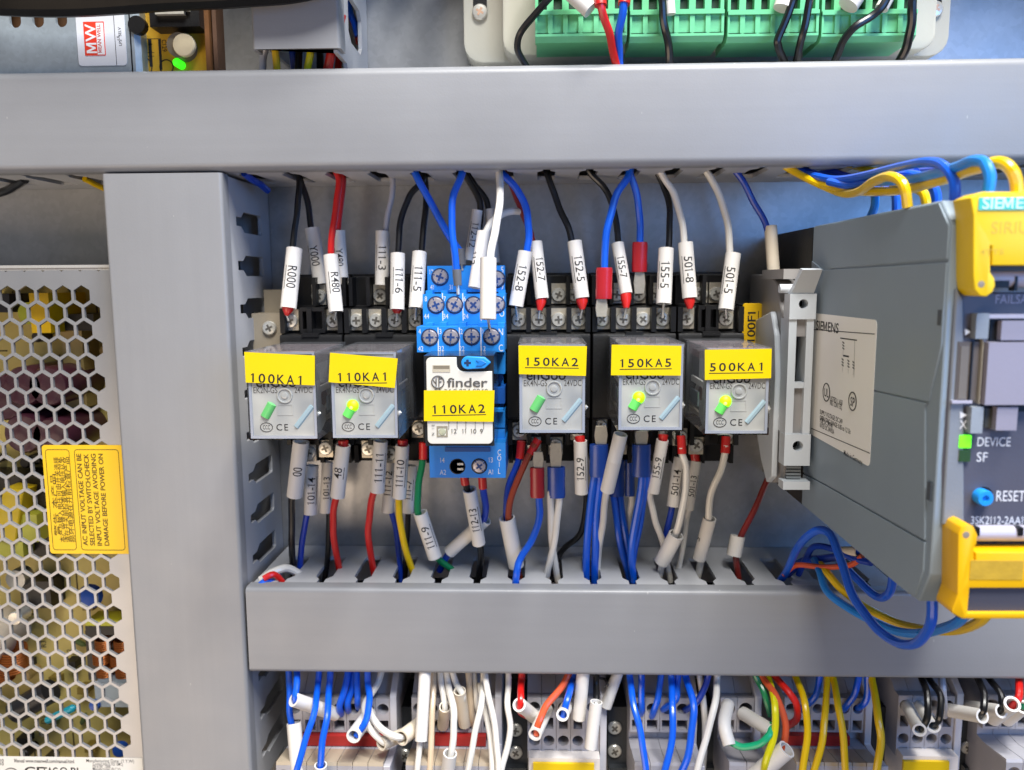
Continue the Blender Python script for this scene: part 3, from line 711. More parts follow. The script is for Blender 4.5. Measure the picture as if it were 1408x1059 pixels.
relay_socket(931, 1022, (944, 998), (963, 985), ((957, 612), (935, 600), (998, 597)), 'black relay socket under the clear relay marked 500KA1', ((960, 988),))

# ------------------------------------------------------------------ clear plug-in relays
CLEAR = clear()
MILK = pl('#eef1ee', .25, .04, 45, .01, coat=.3)
BOBBIN = pl('#f0f0ec', .3, .04)
def see_through(m, f):
    nt = m.node_tree; N, L = nt.nodes, nt.links; b = N['Principled BSDF']
    t = N.new('ShaderNodeBsdfTransparent'); x = N.new('ShaderNodeMixShader'); x.inputs[0].default_value = f
    L.new(b.outputs[0], x.inputs[1]); L.new(t.outputs[0], x.inputs[2]); L.new(x.outputs[0], N['Material Output'].inputs[0]); return m
def milky():
    m, nt, b = base('milky_plastic'); N, L = nt.nodes, nt.links
    tc = N.new('ShaderNodeTexCoord'); ns = N.new('ShaderNodeTexNoise'); ns.inputs['Scale'].default_value = 110; ns.inputs['Detail'].default_value = 1; L.new(tc.outputs['Object'], ns.inputs['Vector'])
    rp = N.new('ShaderNodeValToRGB'); rp.color_ramp.elements[0].position = .3; rp.color_ramp.elements[0].color = (.36, .38, .39, 1); rp.color_ramp.elements[1].position = .72; rp.color_ramp.elements[1].color = (.60, .60, .56, 1)
    L.new(ns.outputs['Fac'], rp.inputs[0]); L.new(rp.outputs[0], b.inputs['Base Color']); b.inputs['Roughness'].default_value = .3; b.inputs['Coat Weight'].default_value = 1; b.inputs['Coat Roughness'].default_value = .07
    t = N.new('ShaderNodeBsdfTranslucent'); t.inputs[0].default_value = (.6, .62, .61, 1)
    x = N.new('ShaderNodeMixShader'); x.inputs[0].default_value = .28
    L.new(b.outputs[0], x.inputs[1]); L.new(t.outputs[0], x.inputs[2]); L.new(x.outputs[0], N['Material Output'].inputs[0]); return m
FRONT = milky()
PRINT = speckled('rating_print', '#d99aa4', '#e8dfe2', '#5a565c', 900)
PRINT2 = speckled('diagram_print', '#e8e6e6', '#3c3a3f', '#d4a0a8', 1500)
see_through(PRINT, .7); see_through(PRINT2, .7)
RESB = pl('#8ea4ae', .35, .1, 200)
def relay(px0, px1, pyt, pyb, model, sticker, stext, tbox, lit, label, gap_under=1.0, clipped=False):
    F = -77.0; B = -36.2
    a, b = at(px0, pyb, F), at(px1, pyt, F); x0, x1, z0, z1 = a.x, b.x, a.z, b.z; xm, zm = (x0+x1)/2, (z0+z1)/2
    t = thing('plug_relay', label, 'relay', (xm, B, z0), group='clear plug-in relays in the row')
    g = G(); g.box(x0, x1, F, B, z0, z1, .7, 2)
    bmesh.ops.delete(g.bm, geom=[f for f in g.bm.faces if (f.calc_center_median().y > B-.3 or f.calc_center_median().y < F+.3) and abs(f.normal.y) > .9], context='FACES')
    cov = part('clear_cover', g, CLEAR, t)
    g = G(); i0, i1, k0, k1 = x0+1.2, x1-1.2, z0+1.2, z1-1.0
    g.cell(x0+.35, x1-.35, z0+.35, z1-.35, F+.5, .9, ('r', i0, i1, k0, k1)); part('cover_rim', g, pl('#8f95a2', .2, .04, 50, 0, coat=.5), t)
    part('front_panel', G().box(i0-.2, i1+.2, F+.8, F+.9, k0-.2, k1+.2), FRONT, t)
    part('base', G().box(x0+.8, x1-.8, B-3.4, B-.2, z0+.8, z1-.8, .3), pl('#6a6c70', .4), t)
    part('contact_block', G().box(x0+3.0, x1-3.0, B-15, B-3.4, zm+1, z1-3.2, .5), pl('#7d8084', .4, .15, 200), t); part('coil_winding', G().lathe((xm, B-5.4, zm-5), (0, -1, 0), [(5.3, 0), (5.5, 1), (5.5, 17), (5.3, 18.4)], 20), pl('#8c4a24', .35, .2, 900, .05, metal=.4), t)
    part('coil_former', G().lathe((xm, B-4, zm-5), (0, -1, 0), [(6.4, 0), (6.4, 1.2), (5, 1.2), (5, 20), (6.4, 20), (6.4, 21.2), (0, 21.2)], 20), BOBBIN, t)
    for sx in (-1, 1):
        X = xm + sx*(x1-x0)*.445
        part('inner_frame', G().prism([(F+2.4, z0+1.6), (F+8, z0+1.6), (F+14, z0+4), (F+14, zm-6), (F+9.5, zm-4), (F+8.5, zm+3), (F+6, z1-5), (F+2.4, z1-5)], 'x', X-.2, X+.2), BOBBIN, t)
        X = xm + sx*(x1-x0)*.40
        part('contact_arm', G().box(X-.4, X+.4, B-30, B-8, zm-.5, zm+1.6, .2), BOBBIN, t)
        g = G(); g.tube(spline([(X, B-30, zm), (X, B-32, zm-2.5), (X, B-31, zm-6), (X, B-26, zm-8.5)]), .95, 8); part('contact_arm', g, BOBBIN, t)
        part('spring_contact', G().box(X-.5, X+.5, B-24, B-5, zm-11, zm-9.6, .2), BRASS, t)
        part('yoke', G().box(X-.3, X+.3, B-20, B-6, zm-8, zm-3, .1), STEEL, t)
    part('rating_print', G().box(x0+.9, x1-.9, F+1.2, B-6, z1-.5, z1-.25), PRINT if model == 'EK2N-GS' else PRINT2, t)
    for sx, X in ((-1, x0), (1, x1)):
        part('side_print', G().box(X-sx*.45-.06, X-sx*.45+.06, F+1.5, B-9, z1-4.4, z1-.8), PRINT, t)
    # lamp in the lower corner of the panel
    lc = Vector((xm - .205*(x1-x0), F+1.5, zm - .155*(z1-z0))); dr = Vector((.5, 0, .86))
    c0, c1 = lc - dr*2.3, lc + dr*1.4
    part('lamp_base', G().tube(spline([c0 - dr*.9, c0, lc, c1, c1 + dr*1.0], 3), [.6]+[1.75]*11+[.7], 12),
         pl('#62b86a', .3, .05, 60, 0, coat=.4) if not lit else glow('#5fc85a', .25), t)
    if lit:
        g = G(); bmesh.ops.create_uvsphere(g.bm, u_segments=18, v_segments=10, radius=2.15, matrix=Matrix.Translation(lc + dr*1.2 + Vector((0, .12, 0))))
        part('lamp_lens', g, glow('#84ff00', 2.0), t, 'lit yellow green lens')
        g = G(); bmesh.ops.create_uvsphere(g.bm, u_segments=10, v_segments=6, radius=.6, matrix=Matrix.Translation(lc + dr*.7 + Vector((0, -1.62, 0))))
        part('lamp_die', g, glow('#f4ff50', 3), t)
    rc = Vector((xm + .30*(x1-x0), F+1.6, zm - .24*(z1-z0))); dd = Vector((.62, 0, .78))
    g = G(); g.tube(spline([rc-dd*4.6, rc-dd*3.8, rc, rc+dd*3.8, rc+dd*4.6], 3), [.3]+[1.25]*11+[.3], 10); part('resistor', g, RESB, t)
    rc = rc + Vector((2.0, .5, -1.0)); g = G(); g.tube(spline([rc-dd*4, rc, rc+dd*3.4], 3), 1.3, 10); part('lead', g, BOBBIN, t)
    bc = Vector((xm + .03*(x1-x0), F+.7, zm + .01))
    g = G(); g.tube([bc + Vector((math.cos(2*PI*k/24)*2.3, 0, math.sin(2*PI*k/24)*2.3)) for k in range(25)], .32, 6); g.lathe(bc, (0, -1, 0), [(1.2, -.3), (1.1, .1), (.7, .2), (0, .1)], 16); part('test_button', g, FRONT, t)
    g = G(); q = bc + Vector((0, .2, -4.6)); g.cell(q.x-2.6, q.x+2.6, q.z-1.9, q.z+1.9, F+.7, .3, ('r', q.x-2.2, q.x+2.2, q.z-1.5, q.z+1.5)); part('moulded_frame', g, FRONT, t)
    Y = F+.74
    text('enGoo', 3.3, (xm-.09*(x1-x0), Y, zm+.155*(z1-z0)), INK, t, fit=(x1-x0)*.58, bold=1)
    text(model, 1.95, (xm-.42*(x1-x0), Y, zm+.062*(z1-z0)), INKG, t, fit=(x1-x0)*.345, align='l')
    text('24VDC', 1.95, (xm+.43*(x1-x0), Y, zm+.064*(z1-z0)), INKG, t, fit=(x1-x0)*.255, align='r')
    c = Vector((xm-.255*(x1-x0), Y, zm-.36*(z1-z0)))
    g = G(); g.tube([c + Vector((2.0*math.cos(2*PI*k/24), 0, 1.5*math.sin(2*PI*k/24))) for k in range(25)], .11, 4); part('mark_ring', g, INK, t)
    text('CCC', 1.35, c, INK, t, fit=2.3); text('C', 2.1, c + Vector((4.2, 0, 0)), INK, t); text('E', 2.1, c + Vector((6.5, 0, 0)), INK, t, fit=1.2)
    # yellow name sticker
    SY = F-.12
    pts = [at(a_, b_, SY) for a_, b_ in sticker]
    st = part('name_sticker', G().prism([(p.x, p.z) for p in pts][::-1], 'y', SY, SY-.16), YEL, t)
    ux = (pts[1]-pts[0]).normalized(); uz = Vector((-ux.z, 0, ux.x)); ux2 = (pts[2]-pts[3]).normalized()
    l, r_ = at(tbox[0], tbox[2], SY), at(tbox[1], tbox[3], SY)
    h = l.z - at(tbox[0], tbox[3], SY).z
    cc = (at(tbox[0], (tbox[2]+tbox[3])/2, SY) + at(tbox[1], (tbox[2]+tbox[3])/2, SY))/2; cc.y = SY-.2
    tilt = ux if not lit else Vector((1, 0, .01))
    text(stext, h, cc, INK, st, X=tilt, U=(-tilt.z, 0, tilt.x), fit=r_.x-l.x, bold=1, under=.55, mono=.95,
         clip=tuple((pts[2]+pts[3])/2 + Vector((0, 0, .12))) if clipped else None)
    return t
relay(343, 433, 483, 605, 'EK2N-GS', ((336, 484), (433, 489), (433, 530), (338, 526)), '100KA1', (345, 415, 515, 527.5), False, 'clear relay with dark green lamp, yellow sticker reads 100KA1', clipped=True)
relay(456, 545.5, 483, 604, 'EK4N-GS', ((454, 485), (547, 493), (543, 533.5), (452, 525.5)), '110KA1', (465, 531, 512.5, 524), True, 'clear relay with lit green lamp, tilted yellow sticker reads 110KA1')
relay(713, 806.5, 472, 597, 'EK4N-GS', ((713, 475), (807, 476), (805.5, 517), (713.5, 514.5)), '150KA2', (723, 795, 492, 503), False, 'clear relay with unlit green lamp, yellow sticker reads 150KA2')
relay(849, 942, 472, 593, 'EK4N-GS', ((841, 474), (937, 475.5), (936, 516.5), (840, 516)), '150KA5', (853, 922.5, 493.5, 504.5), True, 'clear relay with lit green lamp, yellow sticker reads 150KA5')
relay(968.5, 1061, 478, 598, 'EK2N-GS', ((969, 481), (1061, 479.5), (1060, 520), (969, 522.5)), '500KA1', (976, 1048, 499, 510), True, 'clear relay with lit green lamp, yellow sticker reads 500KA1')

# ------------------------------------------------------------------ blue socket with its white relay
t = thing('relay_socket', 'blue four pole relay socket with white numbers on stepped terminals', 'relay socket', (at(633, 540, -40).x, -7.2, -34))
bx0, bx1 = at(588, 400, -28).x, at(694, 400, -28).x
part('body', G().box(at(592, 540, -34).x, at(692.5, 540, -34).x, -34, -7.2, at(630, 640, -34).z, at(630, 420, -34).z, .4), BLUEP, t)
def bluetier(a, b, pt_, pb_, Y, scr, nums_t, nums_b, side, name='terminal_tier', back=-20):
    p, q = at(a, pb_, Y), at(b, pt_, Y)
    u = part(name, G().box(p.x, q.x, Y, back, p.z, q.z, .5), BLUEP, t)
    for (sx, sy) in scr:
        s = at(sx, sy, Y); r = mm(11, s)
        part('screw_well', G().lathe((s.x, Y+.1, s.z), (0, -1, 0), [(r*1.12, 0), (r*1.12, .22), (r*.98, .25), (r*.98, .12), (0, .12)], 22), pl('#0d2d5c', .5), u)
        o = place('terminal_screw', SCRB, t, (s.x, Y+.55, s.z), rs()); o.scale = (r/2.62, 1, r/2.62)
    for (s_, sx, sy) in nums_t + nums_b:
        c = at(sx, sy, Y-.04); text(s_, 1.75, c, WHITEINK, u, sx=.75)
    for (s_, sx, sy) in side: c = at(sx, sy, Y-.04); text(s_, 2.3, c, WHITEINK, u, sx=.7)
    return u, p, q
bluetier(588, 694, 365, 402, -31, ((605, 381), (683, 384)), (('12', 593, 374), ('41', 594, 395)), (('31', 620, 395),), (('5', 690.5, 371), ('7', 690.5, 383), ('9', 690.5, 394)))
u, p, q = bluetier(582, 694.5, 404, 447, -43, ((599.5, 419.5), (625, 419.5), (651, 419.5), (683, 419)), (('8', 585.5, 411), ('7', 611.5, 411), ('6', 639, 411)), (('44', 586.5, 435), ('34', 613, 435), ('24', 640.5, 435)), (('N', 690, 412), ('O', 690, 431)))
g = G()
for px in (608.6, 636.5, 661.5):
    c = at(px, 421, -43.06); g.box(c.x-.18, c.x+.18, -43.08, -42.9, c.z-5.2, c.z+4.6)
part('divider_print', g, WHITEINK, u)
u, p, q = bluetier(573.5, 693.5, 449, 484.5, -52, ((591, 464), (620, 463.5), (648.5, 463), (676, 463)), (('4', 577, 456), ('3', 605.5, 456), ('2', 634.5, 456), ('1', 663.5, 456)), (('42', 578.5, 479.5), ('32', 607, 479.5), ('22', 635, 479.5), ('12', 664.5, 479.5)), (('N', 688.7, 456.5), ('C', 688.7, 478.5)), back=-30)
g = G()
for px in (602.5, 631.8, 661.3):
    c = at(px, 466, -52.06); g.box(c.x-.18, c.x+.18, -52.08, -51.9, c.z-4.4, c.z+3.9)
part('divider_print', g, WHITEINK, u)
for px, py, Y in ((590, 448, -49), (609, 447, -49), (636, 447, -49), (663, 447, -49), (689, 448, -49), (590, 403, -40), (611, 403, -40), (637, 402, -40), (690, 403, -40)):
    c = at(px, py, Y); part('moulded_lug', G().box(c.x-1.2, c.x+1.2, Y, Y+6, c.z-.8, c.z+.9, .25), BLUEP, t)
p, q = at(591, 657, -52), at(695, 609, -52)
u = part('coil_tier', G().box(p.x, q.x, -52, -14, p.z, q.z, .5), BLUEP, t)
for sx, sy, m in ((629, 641.5, True), (659, 641, False)):
    s = at(sx, sy, -52); r = mm(10, s)
    part('screw_well', G().lathe((s.x, -51.9, s.z), (0, -1, 0), [(r*1.1, 0), (r*1.1, .2), (r*.98, .23), (r*.98, .1), (0, .1)], 22), BLACK, u)
    if not m: o = place('terminal_screw', SCRB, t, (s.x, -51.45, s.z), rs()); o.scale = (r/2.62, 1, r/2.62)
    else:
        for dz in (-.9, .9): part('clamp_edge', G().box(s.x, s.x+r*.8, -52.3, -51.9, s.z+dz-.4, s.z+dz+.4, .15), SCREW, u)
for s_, a, b in (('14', 608, 633), ('A2', 609, 649.5), ('13', 674.5, 632.5), ('A1', 674.5, 649)): text(s_, 1.8, at(a, b, -52.04), WHITEINK, u, sx=.75)
for s_, b in (('C', 622), ('O', 630), ('I', 638.5), ('L', 648)): text(s_, 1.9, at(686.5, b, -52.04), WHITEINK, u, sx=.7)
c = at(635, 617, -52.1); g = G(); d0 = at(612, 621, -52.1); d1 = at(674, 615, -52.1); g.box(d0.x, d1.x, -52.5, -51.5, d0.z, d1.z, .15); part('retaining_lip', g, pl('#0d4c92', .45), u)
# right hand flank with clip
p, q = at(682, 606, -44), at(694, 486, -44)
for ya, yb, m in ((486, 514, BLUEP), (533, 555, pl('#0f4fa0', .45)), (566, 588, BLUEP), (590, 607, BLUEP)):
    a, b = at(681.5, yb, -44), at(694, ya, -44); part('side_rib', G().box(a.x, b.x, -44, -30, a.z, b.z, .3), m, t)
a, b = at(682, 566, -47), at(692, 562, -47); part('side_clip', G().box(a.x, b.x, -48, -44, a.z, b.z, .4), BLUEP, t)
# the white-faced relay
RF = -72.0
t = thing('plug_relay', 'white faced relay in the blue socket with sticker reading 110KA2', 'relay', (at(632, 540, RF).x, -34, at(632, 612, RF).z))
a, b = at(584.5, 614, RF), at(678.5, 489.5, RF)
part('cover', G().box(a.x, b.x, RF+1, -34.2, a.z, b.z, .8, 2), pl('#20242a', .2, .1, 100, .01, coat=.5), t)
a, b = at(588, 610.5, RF), at(676.5, 491.5, RF)
n0 = at(628, 511, RF); r1 = 2.2
g = G(); o = rrect(a.x, b.x, a.z, b.z, 1.5)
# top right corner is cut out round the blue test lever
o = [(b.x, n0.z)] + [(n0.x+r1 - r1*math.sin(q_), n0.z + r1 - r1*math.cos(q_)) for q_ in [PI/2*k/6 for k in range(7)]] + [(n0.x, b.z)] + o[5:]
WHITEP = pl('#d2cfc6', .4, .04, 60, .01)
face = part('white_face', G().prism(o, 'y', RF+1, RF, .15), WHITEP, t)
c0, c1 = at(643, 499, RF-.6), at(675, 499, RF-.6); hh = 2.1
g = G(); g.prism([(c0.x + hh*math.cos(q_), c0.z + hh*math.sin(q_)) for q_ in [PI/2 + PI*k/8 for k in range(9)]] + [(c1.x-2, c0.z-hh*.85), (c1.x, c0.z), (c1.x-2, c0.z+hh*.85)], 'y', RF+1.2, RF-1.0, .25)
lev = part('test_lever', g, pl('#1f8fe6', .35), t)
g = G(); g.prism([(c0.x+2.6, c0.z-1.0), (c1.x-3, c0.z-1.0), (c1.x-1.4, c0.z), (c1.x-3, c0.z+1.0), (c0.x+2.6, c0.z+1.0), (c0.x+3.6, c0.z)], 'y', RF-1.0, RF-1.35, .1); part('lever_grip', g, pl('#1673c6', .35), lev)
g = G(); g.box(c0.x-1.1, c0.x+1.1, RF-1.06, RF-.9, c0.z-.4, c0.z+.4); g.box(c0.x-.4, c0.x+.4, RF-1.07, RF-.9, c0.z-1.1, c0.z+1.1); part('lever_cross', g, pl('#0b2c52', .5), lev)
s0, s1 = at(595, 512, RF), at(619, 502, RF)
g = G(); g.cell(s0.x, s1.x, s0.z, s1.z, RF-.12, .3, ('r', s0.x+.25, s1.x-.25, s0.z+.4, s1.z-.25)); g.box(s0.x+.1, s1.x-.1, RF-.03, RF+.1, s0.z+.4, s1.z-.2); part('indicator_slot', g, pl('#b5ad9a', .45), face)
part('indicator_window', G().box(s0.x+.2, s1.x-.2, RF-.06, RF, s0.z+1.1, s1.z-.3), pl('#7d7565', .4), face)
YF = RF-.2
text('finder', 2.9, at(642.5, 526, YF), INKG, face, fit=mm(56, at(642, 526, YF)), bold=1)
text('55.34.9.024.0040', 1.2, at(634, 537.5, YF), INKG, face, fit=mm(74, at(642, 526, YF)))
c = at(602, 525.5, YF); R_ = mm(8.5, c)
g = G(); g.tube([c + Vector((R_*math.cos(2*PI*k/28), 0, R_*math.sin(2*PI*k/28))) for k in range(29)], .2, 4)
for dx, z0_, z1_ in ((-.55, -1.4, 1.2), (.35, -1.6, 1.5)): g.box(c.x+dx-.16, c.x+dx+.16, YF-.02, YF+.1, c.z+z0_, c.z+z1_)
g.box(c.x+.35, c.x+1.4, YF-.03, YF+.1, c.z+.95, c.z+1.25); g.box(c.x+.35, c.x+1.2, YF-.03, YF+.1, c.z-.05, c.z+.22); g.tube([(c.x-1.5, YF, c.z+.6), (c.x-.55, YF, c.z-.5)], .15, 4)
part('logo_print', g, INKG, face)
for s_, a_ in (('12', 624, ), ('11', 638), ('10', 651), ('9', 662)): text(s_, 1.5, at(a_, 593, YF), INKG, face)
g = G()
for a_ in (617, 628.5, 640.5, 653.5, 665):
    c = at(a_, 584, YF); g.box(c.x-.06, c.x+.06, YF, YF+.15, c.z-1.6, c.z+1.3)
part('scale_print', g, INKG, face)
c = at(608, 594, YF); g = G(); g.cell(c.x-1.8, c.x+1.8, c.z-1.7, c.z+1.9, RF-.15, .4, ('r', c.x-1.3, c.x+1.3, c.z-1.2, c.z+1.3)); part('lamp_window', g, pl('#8b8473', .35), face)
part('lamp', G().lathe((c.x, RF+.1, c.z), (0, -1, 0), [(1.3, 0), (1.1, .3), (0, .45)], 12), pl('#a6a890', .2), face)
for s_, b_ in (('N', 597), ('1', 590), ('E', 585)): text(s_, .9, at(595.5, b_, YF), INKG, face, X=(0, 0, 1), U=(-1, 0, 0))
SY = RF-.5
pts = [at(*q_, SY) for q_ in ((583, 537), (680, 537), (678.5, 580), (583, 579))]
st = part('name_sticker', G().prism([(p.x, p.z) for p in pts][::-1], 'y', SY+.25, SY-.1), YEL, t)
l, r_ = at(595, 557, SY), at(667, 568, SY); c = (l+r_)/2; c.y = SY-.14
text('110KA2', 2.75, c, INK, st, X=(1, 0, .02), U=(-.02, 0, 1), fit=r_.x-l.x, bold=1, under=.5, mono=.95)

# ------------------------------------------------------------------ slim grey fuse terminal
FY = -62.0
def FP(px, py, Y=FY): return at(px, py, Y)
t = thing('fuse_terminal', 'slim pale grey fuse terminal with a raised lever and two round holes', 'fuse terminal', (FP(1098, 640).x, -7, FP(1098, 640).z))
x0, x1 = FP(1083, 500).x, FP(1117, 500).x
GF = pl('#c0c6cb', .4, .05, 70, .02); GF2 = pl('#8f8c8a', .45, .06, 60, .02)
zt1, zt0, zb1, zb0 = FP(1100, 404).z, FP(1100, 439).z, FP(1100, 597).z, FP(1100, 640).z
def hb(za, zb, hz, r, yf=FY-.6):
    g = G(); cx = (x0+x1)/2 + .2; g.cell(x0-.2, x1+.3, za, zb, yf, 6, ('o', cx, hz, r), 18)
    g.mi = 1; g.box(x0, x1, yf+5.9, yf+6.6, za, zb); return g
part('test_hole_block', hb(zt0, zt1, FP(1100, 418).z, 1.55), [GF, BLACK], t); part('test_hole_block', hb(zb0, zb1, FP(1098, 613).z, 1.75), [GF, BLACK], t)
for a, b in ((1083, 1093.5), (1107, 1117)):
    p, q = FP(a, 500), FP(b, 500); part('side_rail', G().box(p.x, q.x, FY, FY+9, zb1, zt0, .25), GF, t)
i0, i1 = FP(1093.5, 500).x, FP(1107, 500).x
part('slide', G().box(i0, i1, FY+1.2, FY+5, FP(1100, 463).z, zt0, .2), GF2, t); part('slide', G().box(i0, i1, FY+2, FY+5, zb1, FP(1100, 534).z, .2), GF2, t)
part('cross_bar', G().box(i0-.2, i1+.2, FY+.3, FY+3, FP(1100, 534).z, FP(1100, 526).z, .2), GF, t); part('cavity_back', G().box(i0-.5, i1+.5, FY+9, FY+10, zb1, zt0), BLACK, t)
ztop = FP(1100, 372, -50).z
prof = [(-9, ztop-1), (-34, ztop-1), (-44, ztop-4), (-53, zt0), (-53, zb1-2), (-53, zb0-1), (-50, zb0-9), (-44, zb0-10.5), (-36, zb0-3), (-9, zb0+9)]
part('body', G().prism(prof, 'x', x0+.5, x1-.4, .4), GF2, t)
prof = [(-26, zt0-2), (-46, zt0+2), (-52, zt0-6), (-54.5, (zt0+zb1)/2), (-54, zb1+3), (-54, zb0-6), (-48, zb0-9.5), (-40, zb0-3), (-26, zb1+4)]
part('side_cover', G().prism(prof, 'x', x0-1.6, x0+.48, .4), GF, t)
g = G(); yv = FY-4
L = [(FP(1086, 408, FY+1).x, FY+1, FP(1086, 408, FY+1).z), (FP(1118, 408, FY+1).x, FY+1, FP(1118, 408, FY+1).z)]
A = [FP(1087, 406, FY+.5), FP(1118, 406, FY+.5), FP(1131, 371, FY-6), FP(1104, 371, FY-6)]
B_ = [p + Vector((0, 2.6, .5)) for p in A]
va = [g.bm.verts.new(p) for p in A]; vb = [g.bm.verts.new(p) for p in B_]
fs = [g._f(va), g._f(vb[::-1])] + [g._f([va[k], vb[k], vb[(k+1) % 4], va[(k+1) % 4]]) for k in range(4)]
bmesh.ops.recalc_face_normals(g.bm, faces=g.bm.faces[:]); part('lever', g, GF, t)
p, q = FP(1072, 392, -52), FP(1100, 370, -52); part('lever_pivot', G().box(p.x, q.x, -56, -30, p.z+2, q.z, .5), GF2, t)
p = FP(1082, 397, -58); part('pivot_pin', G().lathe(p + Vector((-2.5, 0, 0)), (1, 0, 0), [(1.5, 0), (1.5, 6), (0, 6)], 14), GF, t)
g = G()
for k in range(5):
    c = FP(1098, 643+k*4.4, FY+2); g.box(x0+1.5, x1-1.8, FY+2-.2*k, FY+4, c.z-.35, c.z+.35, .1)
part('foot_rib', g, pl('#7f8487', .45), t)
part('foot_back', G().box(x0+1, x1-1.4, FY+3, FY+7, FP(1098, 664).z, zb0, .2), GF2, t)
p, q = FP(1076, 673, FY-1), FP(1113, 662, FY-1); part('foot_lip', G().box(p.x, q.x, FY-1.5, FY+4, p.z, q.z, .7, 2), GF, t)

# ------------------------------------------------------------------ safety module with yellow covers
MX = 93.2; MF = -143.0
t = thing('safety_module', 'big grey module with yellow terminal covers, green device light and blue reset button', 'safety module', (MX+20, 0, -79))
top = 18.3; bot = -79.0
part('rear_housing', G().box(MX+.3, MX+56, -50.2, -.2, bot+.2, top-.3, .4), BLACK, t)
def SP(px, py): p = atx(px, py, MX); return (p.y, p.z)
f0 = MF
body = [(-50.2, top), (f0+6, top), (f0+.4, top-6), (f0+.4, bot+9), (f0+5, bot+.4), (f0+12, bot), (-50.2, bot)]
part('housing', G().prism(body, 'x', MX+.45, MX+56, .3), GREYM, t)
seam = SP(1142, 370)
tp = [(-57.5, top-.5), (f0+6.3, top-.5), (f0+1, top-6.2), (f0+1, SP(1311, 357)[1]+.25), (seam[0], seam[1]+.25)]
tp[0] = (seam[0], top-.5)
part('side_panel', G().prism(tp, 'x', MX, MX+.6, .12), GREYM, t)
gz = SP(1300, 561); gz0 = SP(1192, 535)
r_ = SP(1310, 359)
low0, low1 = SP(1130, 664), SP(1290, 757)
xr = f0 + 7.2
mp_ = [(seam[0]+7, seam[1]-.25), (f0+1, r_[1]-.25), (f0+1, gz[1]+14), (xr-1.5, gz[1]+.25), (gz0[0], gz0[1]+.2), (gz0[0], gz0[1]-.2), (xr-1.2, gz[1]-.25), (xr, gz[1]-1), (f0+3.2, low1[1]+.3), (low0[0], low0[1]+.25), (-51, low0[1]-1), (-51, seam[1]+3)]
part('side_panel', G().prism(mp_, 'x', MX, MX+.6, .12), GREYM, t)
lp = [(low0[0], low0[1]-.25), (f0+3.2, low1[1]-.3), (f0+3, bot+9), (f0+6, bot+1.6), (f0+12, bot+.5), (-51, bot+.5), (-51, low0[1]-1.6)]
part('side_panel', G().prism(lp, 'x', MX, MX+.6, .12), GREYM, t)
# white rating label on the flank
lx = MX-.12
q = [SP(1113, 432), SP(1205, 440), SP(1197.5, 643), SP(1113, 604)]
yb_, yf_ = q[0][0]+4, (q[1][0]+q[2][0])/2
zt_, zb_ = q[1][1], q[2][1]
g = G(); g.prism([(a, b) for a, b in rrect(yf_, yb_, zb_, zt_, 1.6)], 'x', MX-.02, lx); fl = part('rating_label', g, pl('#f0eee9', .4, .04, 50, .01), t)
def stext(s, h, px, py, fit=None, bold=0):
    if fit: fit = abs(SP(fit, py)[0] - SP(px, py)[0])
    y, z = SP(px, py); return text(s, h, (lx-.04, y, z), INK, fl, X=(0, -1, 0), U=(0, 0, 1), fit=fit, bold=bold, align='l')
stext('SIEMENS', 3.0, 1123, 447, 1154, 1)
def sline(pa, pb, th=.25):
    a, b = SP(*pa), SP(*pb); g = G(); d = Vector((0, b[0]-a[0], b[1]-a[1])); n = Vector((0, -d.z, d.y)).normalized()*th/2
    A_ = Vector((lx-.04, a[0], a[1])); B2 = Vector((lx-.04, b[0], b[1])); g._f([g.bm.verts.new(v) for v in (A_-n, B2-n, B2+n, A_+n)]); return part('label_line', g, INK, fl)
sline((1116, 453), (1203.5, 459.5)); sline((1116, 589), (1197, 623.5)); sline((1156, 465), (1179, 468), .35); sline((1176, 468), (1175, 519), .16)
sline((1160, 489), (1168, 490.5), .5)
for px, y0_ in ((1159, 470), (1158, 493), (1166, 495), (1173, 497)):
    for k in range(3): sline((px, y0_+k*4), (px+2.6, y0_+2.5+k*4), .4)
    sline((px+1, y0_+12), (px+.8, y0_+19), .12)
for px, py, r in ((1137, 539.5, 3.2), (1173, 552, 3.0)):
    y, z = SP(px, py); g = G(); g.tube([(lx-.03, y + r*.95*math.cos(2*PI*k/24), z + r*.9*math.sin(2*PI*k/24)) for k in range(25)], .2, 4); part('mark_ring', g, INK, fl)
stext('UL', 2.6, 1134, 539, 1140, 1); stext('SP', 2.6, 1170, 551.5, 1176, 1)
stext('LISTED 1 650', 1.5, 1142, 547.5, 1159.5, 1); stext('IND. CONT. EQ.', 1.5, 1142, 553.5, 1159, 1)
for k, (s, f_) in enumerate((('SUPPLY VOLTAGE: DC 24V', 1160), ('OPERATING RANGE: 0.85 to 1.2 Us', 1171), ('FUSE: DC 24V/4A', 1146), ('RATED: DC 24V/0.5A', 1148))):
    stext(s, 1.45, 1128, 562+k*6.6 + (f_-1128)*.12, f_, 1)
stext('Made in Germany', 1.5, 1161, 622, 1187)
for (pa, pb, pc, pd) in ((1314, 1319.5, 428, 450), (1298, 1303, 676, 700)):
    y0_, z0_ = SP(pa, pd); y1_, z1_ = SP(pb, pc)
    y0_, y1_ = MF + 3.4, MF + 1.6
    g = G(); g.box(MX-.04, MX+.5, min(y0_, y1_), max(y0_, y1_), z0_, z1_); g.box(MX-.06, MX+.5, min(y0_, y1_)+.3, max(y0_, y1_)-.3, z0_+.3, z1_-.3); part('latch_slot', g, pl('#454c54', .5), t)
